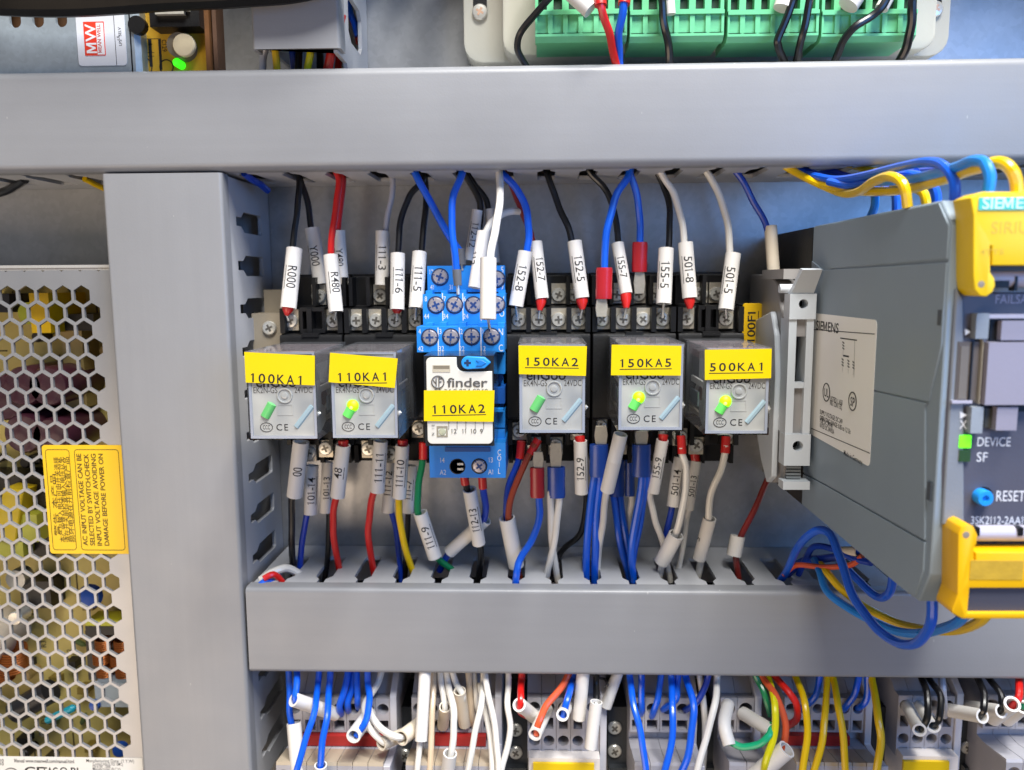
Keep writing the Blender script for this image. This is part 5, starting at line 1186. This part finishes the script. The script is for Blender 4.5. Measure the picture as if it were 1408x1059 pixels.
wire('blue', 'blue wire beside it leaving the second front crimp lug', [(887, 645, -38), (888, 660, -37), (882, 706, -32), (873, 752, -29), (866, 800, -27)], 1.4, [], GL)
for k, pts in enumerate((((843, 670, -24), (844, 684, -24), (852, 742, -26), (864, 790, -27), (868, 815, -27)), ((852, 670, -23), (853, 684, -23), (860, 735, -25), (868, 790, -26), (873, 815, -27)))):
    wire('blue', ('glossy blue wire below the rear blue crimp lug', 'blue wire hidden mostly behind the glossy one below the rear crimp lug')[k], pts, 1.35, [LUG('blue', (848, 682, -24), (848, 632, -24), 22)] if k == 0 else [], GL)
wire('white', 'thin white wire glimpsed between the two pairs of blue wires', [(868, 660, -22), (868, 690, -22), (864, 715, -22), (862, 770, -22), (862, 800, -22)], 1.1, [LUG('blue', (866, 682, -23), (866, 632, -23), 14)], GL)
wire('white', 'white wire leaving a white sleeve printed 155-9', [(900, 660, -36), (894, 680, -35), (900, 712, -33), (911, 746, -29), (922, 800, -26)], 1.2, [SL((911, 605, -38), (898, 677, -36), 17, '155-9', up=True, turn=-.1), FE('red', (912, 598, -37), (911, 609, -37), 13)], GL)
wire('navy', 'dark blue wire leaving a white sleeve printed 501-14', [(926, 685, -26), (924, 698, -26), (917, 730, -26), (908, 790, -26)], 1.25, [SL((934, 628, -25), (925, 696, -26), 17, '501-14', up=True)], GL)
wire('white', 'white wire with red ferrule passing through a wide slanted sleeve', [(937, 615, -38), (939, 628, -38), (944, 648, -38), (940, 690, -37), (931, 728, -36), (913, 768, -31), (905, 800, -28)], 1.3, [FE('red', (936.5, 599, -37), (938, 624, -38), 12), SL((930, 735, -36), (910, 773, -31), 21)], GL)
wire('white', 'pale wire leaving a white sleeve printed 501-13', [(950, 690, -27), (946, 705, -27), (940, 745, -26), (930, 800, -25)], 1.1, [SL((957.5, 634, -27), (947, 701, -28), 14, '501-13', up=True), FE('red', (955, 623, -27), (957, 637, -27), 12)], GL)
wire('white', 'white wire with red ferrule running into a narrow slanted sleeve', [(998, 612, -36), (996, 628, -36), (989, 652, -36), (977, 680, -35), (974, 715, -34), (966, 760, -29), (958, 800, -26)], 1.3, [FE('red', (998.5, 600, -35), (997, 623, -36), 12.5), SL((976, 713, -34), (961.5, 768, -29), 18, '5', turn=1.2)], GL)
wire('maroon', 'dark red wire slanting from the fuse terminal into a short sleeve', [(1066, 636, -20), (1058, 654, -22), (1042, 690, -24), (1019, 738, -27), (1012, 760, -28), (1016, 800, -28)], 1.2, [SL((1014.5, 737, -27), (1009, 764, -28), 20)], GL)
# --- around the safety module
wire('yellow', 'yellow wire waving out of the upper trunking to the module top', [(1076, 226, -38), (1092, 236, -40), (1132, 256, -52), (1160, 266, -66), (1182, 263, -84), (1203, 249, -102), (1224, 243, -114), (1242, 254, -120), (1248, 285, -120)], 1.3, group=GR)
wire('blue', 'long blue wire arching over the module beside its yellow cover', [(1110, 240, -42), (1148, 247, -60), (1191, 241, -84), (1239, 229, -108), (1277, 223, -122), (1301, 231, -130), (1312, 252, -133), (1313, 285, -133)], 1.25, group=GR)
wire('blue', 'medium blue wire arching below the long one to the module top', [(1140, 250, -60), (1170, 255, -72), (1218, 246, -94), (1250, 240, -106), (1273, 247, -113), (1286, 263, -116), (1288, 290, -116)], 1.25, group=GR)
wire('lightblue', 'pale blue wire hooking down first onto the module top', [(1150, 256, -60), (1176, 258, -70), (1193, 261, -76), (1202, 268, -80), (1203, 283, -82), (1194, 305, -82)], 1.25, group=GR)
wire('blue', 'blue wire forming a small hook beside the pale blue one', [(1180, 262, -72), (1205, 262, -82), (1219, 259, -88), (1231, 268, -92), (1233, 295, -93)], 1.25, group=GR)
wire('yellow', 'short yellow wire hook between the blue arches', [(1228, 256, -94), (1252, 258, -102), (1265, 262, -106), (1273, 275, -108), (1275, 295, -108)], 1.25, group=GR)
wire('lightblue', 'light blue wire arching to the yellow terminal cover', [(1130, 246, -50), (1180, 250, -74), (1226, 249, -100), (1272, 242, -118), (1312, 231, -132), (1339, 221, -140), (1355, 226, -144), (1361, 244, -146), (1356, 280, -146)], 1.3, group=GR)
wire('yellow', 'yellow wire arching outermost onto the yellow terminal cover', [(1120, 250, -46), (1170, 262, -70), (1236, 262, -100), (1290, 249, -122), (1325, 237, -134), (1352, 229, -141), (1374, 223, -145), (1391, 234, -147), (1398, 256, -147), (1398, 285, -147)], 1.35, group=GR)
wire('navy', 'dark blue wire bundled inside the shadow under the upper trunking', [(1090, 228, -30), (1118, 240, -36), (1150, 252, -44), (1190, 250, -60), (1260, 238, -80)], 1.6, group=GR)
wire('navy', 'dark blue wire behind the yellow one under the upper trunking', [(1104, 224, -26), (1140, 236, -34), (1180, 246, -46), (1240, 240, -66), (1300, 234, -84)], 1.5, group=GR)
wire('yellow', 'dim yellow wire tucked in the shadow under the upper trunking', [(1150, 222, -28), (1172, 228, -36), (1212, 238, -50), (1250, 250, -66)], 1.2, group=GR)
wire('blue', 'big blue loop hanging in front of the lower trunking', [(1072, 800, -34), (1083, 783, -40), (1095, 756, -50), (1113, 735, -60), (1132, 729, -66), (1146, 742, -72), (1157, 774, -78), (1175, 823, -86), (1202, 860, -94), (1229, 882, -102), (1254, 886, -110), (1272, 873, -116), (1281, 850, -120), (1282, 815, -120)], 1.4, group=GR)
wire('yellow', 'yellow wire sweeping across the lower trunking to the yellow cover', [(1128, 776, -50), (1141, 792, -58), (1160, 813, -62), (1192, 836, -68), (1230, 855, -76), (1268, 865, -90), (1312, 867, -108), (1347, 855, -124), (1362, 835, -130)], 1.35, group=GR)
wire('lightblue', 'light blue wire sweeping across the lower trunking under the yellow one', [(1120, 770, -46), (1128, 787, -54), (1136, 811, -60), (1160, 832, -66), (1192, 850, -74), (1230, 867, -84), (1262, 871, -96), (1294, 865, -110), (1320, 853, -122), (1335, 830, -128)], 1.4, group=GR)
wire('blue', 'short blue loop turning up behind the module edge', [(1156, 775, -54), (1168, 786, -58), (1191, 809, -66), (1209, 822, -72), (1222, 816, -78), (1228, 795, -82), (1229, 770, -84)], 1.35, group=GR)
wire('orange', 'orange wire lying across the blue wires by the lower trunking', [(1078, 790, -38), (1096, 777, -44), (1132, 780, -54), (1168, 777, -62), (1186, 765, -66)], 1.0, group=GR)
wire('navy', 'dark blue wire making a low arch inside the big loop', [(1098, 790, -36), (1111, 762, -42), (1122, 751, -46), (1146, 755, -54), (1172, 767, -62), (1198, 774, -70)], 1.15, group=GR)
wire('navy', 'dark blue wire running level behind the orange wire', [(1082, 790, -32), (1104, 772, -38), (1134, 768, -48), (1166, 763, -58), (1186, 750, -64)], 1.5, [SL((1158, 760, -56), (1182, 760, -63), 17, mat=SLEEVEY)], group=GR)
# --- below the lower trunking
wire('blue', 'blue wire dropping into the large blank sleeve in the corner', [(396, 915, -42), (398, 940, -44), (398, 970, -46), (401, 1000, -50), (405, 1040, -52)], 1.2, [SL((404, 994, -50), (411, 1075, -56), 22)], GB_)
wire('blue', 'blue wire entering a level sleeve mouth in the blue bunch', [(408, 915, -46), (408, 945, -50), (406, 963, -52), (420, 970, -48)], 1.25, [SL((404, 962, -53), (462, 982, -40), 21, hollow=.70)], GB_)
wire('blue', 'front blue wire sweeping down over the large blank sleeve', [(440, 910, -46), (437, 940, -50), (433, 975, -56), (421, 1015, -62), (408, 1059, -66), (402, 1085, -66)], 1.2, group=GB_)
wire('blue', 'blue wire hanging almost straight to a sleeve mouth at the picture foot', [(455, 910, -44), (453, 940, -48), (450, 982, -54), (443, 1024, -59), (440, 1065, -60), (441, 1085, -60)], 1.25, [SL((441, 1052, -60), (442, 1085, -58), 19)], GB_)
wire('blue', 'blue loop pushed into the third hole of the corner block', [(480, 910, -38), (476, 940, -41), (468, 966, -43), (468, 980, -41), (472, 984, -36)], 1.3, group=GB_)
wire('blue', 'blue loop close beside another in the corner block', [(487, 910, -36), (484, 945, -40), (478, 968, -42), (480, 980, -38), (482, 984, -34)], 1.25, group=GB_)
wire('blue', 'blue wire vanishing into the fifth hole of the corner block', [(491, 910, -38), (491, 945, -41), (492, 968, -41), (493, 976, -35)], 1.2, group=GB_)
wire('blue', 'blue wire bending into an open sleeve mouth beside white wires', [(505, 910, -44), (506, 940, -48), (508, 966, -52), (502, 993, -57), (490, 1012, -58)], 1.25, [SL((486, 1012, -60), (508, 982, -42), 22, hollow=.70)], GB_)
wire('white', 'white wire slanting behind the blue wire to a sleeve', [(528, 910, -36), (520, 938, -40), (503, 968, -44), (506, 996, -50), (524, 1018, -54), (532, 1022, -54)], 1.3, [SL((524, 1023, -55), (560, 1008, -44), 20, mat=SLEEVEY)], GB_)
wire('white', 'short white wire looping into a sleeve mouth over the dark bracket', [(508, 975, -44), (514, 990, -50), (528, 1005, -55), (548, 1014, -56), (560, 1010, -50)], 1.3, [SL((552, 1015, -56), (592, 985, -38), 23, mat=SLEEVEY)], GB_)
wire('white', 'white wire under a long cream sleeve hanging in front', [(580, 1000, -54), (577, 1020, -55), (574, 1059, -58), (572, 1085, -58)], 1.1, [SL((585, 915, -46), (579, 1019, -56), 18.5)], GB_)
wire('beige', 'cream wire hanging beside the long cream sleeve', [(597, 910, -44), (596, 940, -46), (594, 990, -50), (591, 1059, -56), (590, 1085, -56)], 1.15, group=GB_)
wire('white', 'white wire entering an upturned sleeve in the white bunch', [(604, 910, -42), (607, 940, -46), (612, 975, -48), (612, 990, -44)], 1.2, [SL((612, 972, -49), (609, 998, -40), 18, mat=SLEEVEY)], GB_)
wire('white', 'white wire curving down into a low open sleeve mouth', [(612, 910, -46), (616, 940, -50), (623, 972, -54), (624, 1004, -58), (620, 1040, -60), (616, 1065, -60)], 1.25, [SL((619, 1036, -61), (613, 1080, -58), 21)], GB_)
wire('white', 'white wire folded into a short hanging sleeve', [(620, 910, -42), (626, 938, -45), (636, 955, -46), (635, 975, -43)], 1.2, [SL((632, 950, -46), (639, 996, -40), 19, mat=SLEEVEY)], GB_)
wire('beige', 'cream wire ending behind the crossing white wires', [(643, 910, -40), (645, 940, -43), (649, 985, -41), (650, 1000, -36)], 1.2, group=GB_)
wire('white', 'thin white wire ending in the fifth hole behind', [(650, 910, -38), (653, 940, -41), (656, 972, -41), (658, 985, -35)], 1.1, group=GB_)
wire('white', 'white wire sweeping in front of the crossing bunch', [(665, 910, -48), (664, 940, -51), (661, 970, -55), (652, 1014, -60), (644, 1059, -62), (641, 1085, -62)], 1.15, group=GB_)
wire('white', 'white wire leaving the crossing and hanging down', [(660, 940, -42), (664, 965, -47), (673, 1005, -53), (677, 1059, -58), (677, 1085, -58)], 1.1, group=GB_)
wire('white', 'white wire curving outward from the crossing bunch', [(666, 915, -44), (670, 950, -49), (677, 980, -53), (683, 1024, -57), (685, 1059, -59), (684, 1085, -59)], 1.15, group=GB_)
wire('white', 'long white wire hanging over the dark end bracket', [(699, 910, -46), (699, 940, -48), (698, 972, -51), (702, 1003, -54), (696, 1033, -56), (689, 1062, -58), (686, 1085, -58)], 1.15, group=GB_)
wire('red', 'bright red wire bent into an open sleeve mouth', [(718, 910, -46), (717, 935, -49), (716, 960, -52), (716, 978, -52), (724, 984, -46)], 1.3, [SL((714, 969, -54), (738, 988, -40), 21, hollow=.70)], GB_)
wire('orange', 'orange wire slanting down to an open sleeve mouth', [(784, 922, -44), (774, 942, -46), (752, 970, -52), (741, 993, -56), (738, 1010, -56)], 1.3, [SL((735.5, 1010, -58), (752, 975, -40), 20, hollow=.70)], GB_)
wire('blue', 'blue wire dropping into a round white sleeve mouth', [(791, 910, -46), (787, 935, -49), (780, 962, -53), (774, 988, -54)], 1.3, [SL((773.5, 983, -57), (780, 970, -40), 19, hollow=.70)], GB_)
wire('white', 'plain white sleeve hanging beside the blue wire', [(805, 900, -44), (802, 935, -47), (799, 960, -48)], 1.0, [SL((803, 915, -46), (796, 988, -46), 20)], GB_)
wire('black', 'black wire entering a tall white sleeve, with a frayed tie', [(821, 910, -46), (820, 940, -48), (819, 975, -50), (817, 1000, -50)], 1.2, [SL((820, 965, -51), (812, 1028, -52), 19, hollow=.8)], GB_)
wire('black', 'black cable tie tail curled beside the tall white sleeve', [(812, 926, -50), (824, 932, -50), (832, 935, -51), (835, 941, -51), (832, 945, -51)], .5, group=GB_, cat='cable tie')
wire('beige', 'pale flat sleeve slanting behind the black wire', [(855, 910, -40), (850, 930, -42), (840, 955, -42)], 1.2, [SL((853, 915, -41), (833, 972, -42), 17)], GB_)
for k, (c_, pts, r, lb_) in enumerate((
    ('blue', [(864, 905, -44), (866, 932, -47), (872, 972, -53), (882, 1014, -58), (888, 1059, -61), (889, 1085, -61)], 1.25, 'blue wire hanging at the near edge of the all blue block'),
    ('blue', [(881, 905, -40), (882, 940, -43), (882, 975, -42), (880, 984, -36)], 1.25, 'blue wire going straight into the first hole of the all blue block'),
    ('blue', [(910, 905, -38), (908, 938, -41), (903, 966, -43), (897, 983, -41), (894, 986, -36)], 1.2, 'blue wire bending into the second hole of the all blue block'),
    ('blue', [(922, 905, -46), (923, 935, -49), (925, 976, -55), (923, 1024, -60), (914, 1059, -63), (906, 1085, -63)], 1.25, 'blue wire hanging in the middle of the all blue block'),
    ('blue', [(934, 905, -40), (932, 938, -43), (929, 962, -44), (914, 974, -41), (908, 976, -36)], 1.2, 'blue wire bending behind the middle hanging one'),
    ('blue', [(938, 905, -46), (943, 932, -49), (953, 964, -54), (952, 1000, -59), (945, 1042, -62), (934, 1068, -62)], 1.3, 'blue wire bowing outward over the all blue block'),
    ('navy', [(980, 905, -42), (972, 935, -43), (961, 962, -43), (947, 974, -41), (940, 977, -35)], 1.2, 'blue wire coming across from the white wires into the last hole'),
    ('white', [(961, 905, -38), (963, 938, -40), (968, 970, -40), (969, 1020, -40), (966, 1060, -40)], 1.2, 'white wire hanging dim behind the leaning white one'),
    ('white', [(987, 905, -46), (986, 935, -49), (983, 968, -53), (971, 1014, -58), (959, 1059, -62), (952, 1085, -62)], 1.25, 'white wire leaning down beside the all blue block'),
    ('yellow', [(1085, 900, -44), (1094, 930, -48), (1107, 968, -54), (1110, 1011, -59), (1104, 1055, -62), (1098, 1085, -62)], 1.25, 'first yellow wire bowing over the red bar'),
    ('blue', [(1130, 900, -40), (1127, 930, -42), (1121, 957, -43), (1106, 972, -41), (1100, 975, -35)], 1.2, 'blue wire curving behind the first yellow wire'),
    ('yellow', [(1138, 900, -44), (1137, 930, -48), (1134, 990, -55), (1128, 1030, -59), (1116, 1070, -61)], 1.25, 'second yellow wire hanging straight over the red bar'),
    ('yellow', [(1140, 900, -44), (1145, 930, -48), (1153, 971, -54), (1160, 1020, -59), (1163, 1075, -61)], 1.25, 'third yellow wire spreading away from the second'),
    ('blue', [(1184, 900, -40), (1181, 930, -42), (1174, 956, -43), (1162, 973, -41), (1156, 976, -35)], 1.2, 'blue wire curving into the fourth hole behind yellow wires'),
    ('blue', [(1193, 900, -40), (1193, 930, -42), (1191, 962, -43), (1182, 972, -41), (1177, 974, -35)], 1.2, 'blue wire curving into the last hole behind the outermost yellow wire'),
    ('yellow', [(1194, 900, -46), (1198, 930, -50), (1207, 983, -56), (1211, 1020, -60), (1205, 1060, -62), (1200, 1085, -62)], 1.35, 'outermost yellow wire hanging beside the yellow marked block'))):
    wire(c_, lb_, pts, r, group=GB_)
wire('mint', 'mint green jumper wire looping between two sleeve mouths', [(1001, 1012, -52), (1006, 1021, -56), (1022, 1027, -58), (1044, 1023, -60), (1058, 1010, -60), (1062, 996, -56)], 1.25,
     [SL((1003, 1025, -57), (1001, 968, -40), 19.5, mid=(996, 996, -52), hollow=.70), SL((1062, 1006, -58), (1022, 981, -40), 21, hollow=.70)], GB_)
wire('green', 'green wire going down behind the yellow one beside the jumper', [(1032, 900, -42), (1040, 930, -44), (1052, 956, -46), (1060, 985, -48)], 1.2, group=GB_)
wire('greenyellow', 'lemon yellow wire curving into a big open sleeve at the picture foot', [(1048, 900, -46), (1056, 930, -50), (1066, 972, -56), (1064, 1012, -60), (1053, 1046, -62), (1050, 1062, -60)], 1.25, [SL((1082, 1030, -62), (1030, 1075, -56), 27, hollow=.8)], GB_)
wire('orange', 'orange brown wire curving into the big open sleeve', [(1036, 900, -44), (1048, 930, -48), (1069, 961, -53), (1080, 998, -57), (1077, 1028, -58), (1070, 1040, -56)], 1.25, group=GB_)
wire('red', 'red wire bowing outward beside the first yellow wire', [(1052, 900, -42), (1064, 928, -46), (1084, 951, -50), (1096, 972, -52), (1095, 989, -50), (1083, 998, -44)], 1.3, group=GB_)
wire('black', 'first black wire hooking into a sleeve mouth over the marked block', [(1258, 900, -42), (1266, 928, -46), (1275, 955, -52), (1275, 985, -57), (1267, 1004, -56)], 1.2, [SL((1264.5, 1004, -58), (1246, 968, -38), 20, hollow=.70)], GB_)
wire('black', 'second black wire hooking into the neighbouring sleeve mouth', [(1266, 900, -42), (1276, 930, -46), (1293, 957, -52), (1292, 985, -56), (1284, 998, -54)], 1.2, [SL((1284, 999, -56), (1262, 968, -38), 20, hollow=.70)], GB_)
wire('grey', 'pale grey wire hanging between the black wires', [(1291, 900, -44), (1293, 925, -46), (1297, 955, -46), (1298, 985, -42)], 1.3, group=GB_)
wire('black', 'third black wire bending into a long level sleeve', [(1333, 900, -42), (1342, 926, -46), (1353, 955, -52), (1352, 976, -56), (1342, 986, -54)], 1.25, [SL((1351, 985, -57), (1296, 975, -38), 21, hollow=.70)], GB_)
wire('black', 'fourth black wire bending into a level sleeve beside the red wire', [(1345, 900, -42), (1356, 927, -46), (1374, 951, -51), (1378, 970, -54), (1372, 980, -52)], 1.2, [SL((1377, 978, -55), (1330, 972, -38), 20, hollow=.70)], GB_)
wire('red', 'bright red wire in the corner bent into a sleeve mouth', [(1404, 895, -46), (1402, 922, -49), (1401, 955, -53), (1392, 972, -53), (1386, 978, -48)], 1.3, [SL((1392, 968, -56), (1366, 988, -40), 23, hollow=.70)], GB_)
wire('mint', 'green wire end cut off at the edge of the picture', [(1420, 940, -48), (1412, 962, -52), (1408, 974, -52)], 1.2, [SL((1407, 972, -55), (1385, 990, -40), 20, hollow=.70)], GB_)
# --- above the upper trunking
wire('cable', 'thick black cable sagging across the corner over the steel supply', [(-560, -150, -54), (-300, -50, -56), (-60, -8, -57), (20, 1, -58), (110, 1, -58), (220, -6, -58), (330, -12, -58), (430, -24, -58), (520, -70, -56), (560, -160, -52), (560, -330, -50)], 5.0, cat='cable')
wire('black', 'black wire looping from the first green plug behind the trunking', [(770, -18, -50), (748, 6, -50), (722, 36, -47), (711, 60, -44), (717, 80, -42), (732, 104, -40)], 1.2, group=GT)
wire('red', 'red wire with a bright red ferrule at the first green plug', [(825, -6, -56), (827, 12, -56), (836, 40, -53), (843, 70, -49), (850, 104, -44)], 1.35, [FE('red', (824, -14, -55), (826, 8, -56), 17)], GT)
wire('blue', 'blue wire beside the red one at the first green plug', [(858, -6, -54), (857, 12, -54), (851, 45, -51), (851, 75, -47), (853, 104, -43)], 1.35, [FE('red', (860, -14, -53), (858, 6, -54), 17)], GT)
wire('white', 'plain white sleeve end poking over the first green plug', [(770, -30, -52), (790, -5, -53), (800, 6, -53)], 1.2, [SL((768, -26, -52), (812, 14, -54), 24, hollow=0)], GT)
wire('black', 'black wire crossing the second green plug', [(908, -20, -52), (911, 10, -52), (914, 40, -50), (920, 65, -47), (919, 104, -43)], 1.35, [SL((918, -30, -50), (922, 20, -50), 14, '21', fit=3, hollow=0, under=False)], GT)
wire('black', 'black wire kinked over the third green plug', [(1096, -20, -52), (1086, 14, -52), (1071, 50, -50), (1070, 64, -49), (1078, 84, -45), (1082, 104, -42)], 1.3, [SL((1090, -30, -49), (1076, 12, -50), 26, hollow=0)], GT)
wire('black', 'straighter black wire over the third green plug', [(1116, -20, -52), (1111, 14, -52), (1103, 50, -50), (1095, 84, -45), (1091, 104, -42)], 1.25, group=GT)
wire('black', 'black wire bending in two across the fourth green plug', [(1226, -20, -52), (1214, 8, -52), (1196, 24, -51), (1172, 40, -50), (1158, 60, -48), (1148, 84, -45), (1140, 104, -42)], 1.3, [SL((1192, -30, -49), (1166, 8, -50), 28, hollow=0), SL((1235, -30, -49), (1212, 12, -50), 18, hollow=0)], GT)
wire('black', 'black wire hanging at the outer end of the fourth green plug', [(1255, -20, -52), (1254, 10, -52), (1252, 40, -50), (1245, 68, -47), (1234, 90, -44), (1228, 104, -42)], 1.45, group=GT)
GI = 'wires bundled inside the short trunking stub'
for c_, pts, lb_ in (('yellow', [(378, 40, -40), (379, 70, -40), (381, 104, -38)], 'yellow wire at the near side of the stub opening'), ('greenyellow', [(430, 40, -40), (427, 70, -40), (421, 104, -38)], 'lime wire in the middle of the stub opening'),
                   ('red', [(470, 20, -40), (458, 65, -40), (448, 104, -38)], 'thick red wire in the stub opening'), ('red', [(466, 40, -30), (466, 75, -30), (464, 104, -30)], 'second red wire by the stub corner'),
                   ('navy', [(398, 40, -34), (402, 70, -34), (405, 104, -32)], 'dark blue wire in the stub opening'), ('black', [(440, 40, -30), (440, 104, -30)], 'black wire at the back of the stub opening'),
                   ('black', [(412, 40, -36), (410, 104, -36)], 'black wire in front of the lime one in the stub'), ('blue', [(474, -10, -9), (480, 12, -8), (487, 32, -8), (492, 50, -8)], 'blue wire seen through the slot of the stub'),
                   ('red', [(474, 0, -7), (482, 22, -6), (490, 40, -6), (494, 60, -6)], 'red wire seen through the slot of the stub'), ('grey', [(366, 60, -36), (362, 82, -34), (360, 104, -32)], 'grey wire at the cut corner of the stub')):
    wire(c_, lb_, pts, 1.6 if 'thick' in lb_ else 1.3, group=GI)
# --- wires lying inside the trunking, seen through its slots
GD = 'wires lying inside the trunking'
def inside(col, label, pts, r=1.3):
    P = [Vector(p) for p in pts]; g = G(); g.tube(spline(P, 8), r, 8); o = part('wire', g, wmat(col), None, org=P[0]); props(o, label, 'wire', GD)
zb = BZ1 - 8
for k, (c_, y, dz, lb_) in enumerate((('white', -40, 0, 'white wire along the front of the lower trunking'), ('yellow', -43, -3, 'yellow wire along the front of the lower trunking'), ('red', -30, -6, 'red wire lying deep in the lower trunking'),
    ('navy', -36, -5, 'dark blue wire in the lower trunking'), ('black', -24, -4, 'black wire at the back of the lower trunking'), ('beige', -33, -2, 'cream wire in the lower trunking'), ('black', -19, -1, 'black wire nearest the wall in the lower trunking'), ('black', -28, -3, 'black wire in the middle of the lower trunking'), ('black', -36, -9, 'black wire under the others in the lower trunking'), ('black', -22, -10, 'lowest black wire of the lower trunking'), ('navy', -30, -11, 'lowest dark blue wire of the lower trunking'))):
    inside(c_, lb_, [(-104 + 24*i, y + 2.2*math.sin(i*1.3+k*2), zb + dz + 2.0*math.sin(i*.9 + k*1.7)) for i in range(15)])
xv = LX1 - 9
for k, (c_, y, dx, lb_) in enumerate((('black', -22, 0, 'black wire running up the vertical trunking'), ('navy', -32, -2, 'dark blue wire running up the vertical trunking'), ('beige', -16, -3, 'cream wire glimpsed through the vertical trunking slots'), ('black', -28, -6, 'second black wire deep in the vertical trunking'))):
    inside(c_, lb_, [(xv + dx + 2*math.sin(i*1.1+k), y + 2.5*math.sin(i*.8+k*2), 34 - 26*i) for i in range(11)])
for k, (c_, y, dz, lb_) in enumerate((('navy', -34, 5, 'dark blue wire along the upper trunking'), ('black', -22, 7, 'black wire along the upper trunking'), ('yellow', -30, 10, 'yellow wire along the upper trunking'))):
    inside(c_, lb_, [(-200 + 30*i, y + 2*math.sin(i+k), TZ0 + 6 + dz + 1.5*math.sin(i*1.2+k)) for i in range(16)])
for c_, pts, lb_, r in (('white', [(358, 798, -40), (378, 786, -38), (398, 782, -34), (425, 800, -30)], 'cream wire crossing at the corner of the trunkings', 1.6), ('red', [(362, 796, -44), (376, 790, -42), (388, 800, -40), (395, 815, -38)], 'red wire at the corner of the trunkings', 1.2),
                    ('blue', [(356, 806, -45), (366, 799, -43), (380, 803, -40), (390, 815, -38)], 'blue wire at the corner of the trunkings', 1.2), ('navy', [(336, 238, -40), (345, 246, -36), (357, 253, -30), (368, 262, -24)], 'blue wire squeezed between upper and vertical trunking', 1.3),
                    ('black', [(-10, 268, -20), (10, 262, -22), (24, 254, -26), (34, 247, -30)], 'black wire end by the upper trunking over the supply', 1.6), ('yellow', [(116, 246, -30), (128, 252, -26), (140, 258, -22), (150, 262, -20)], 'yellow wire slipping behind the vertical trunking', 1.1)):
    wire(c_, lb_, pts, r, group=GD)
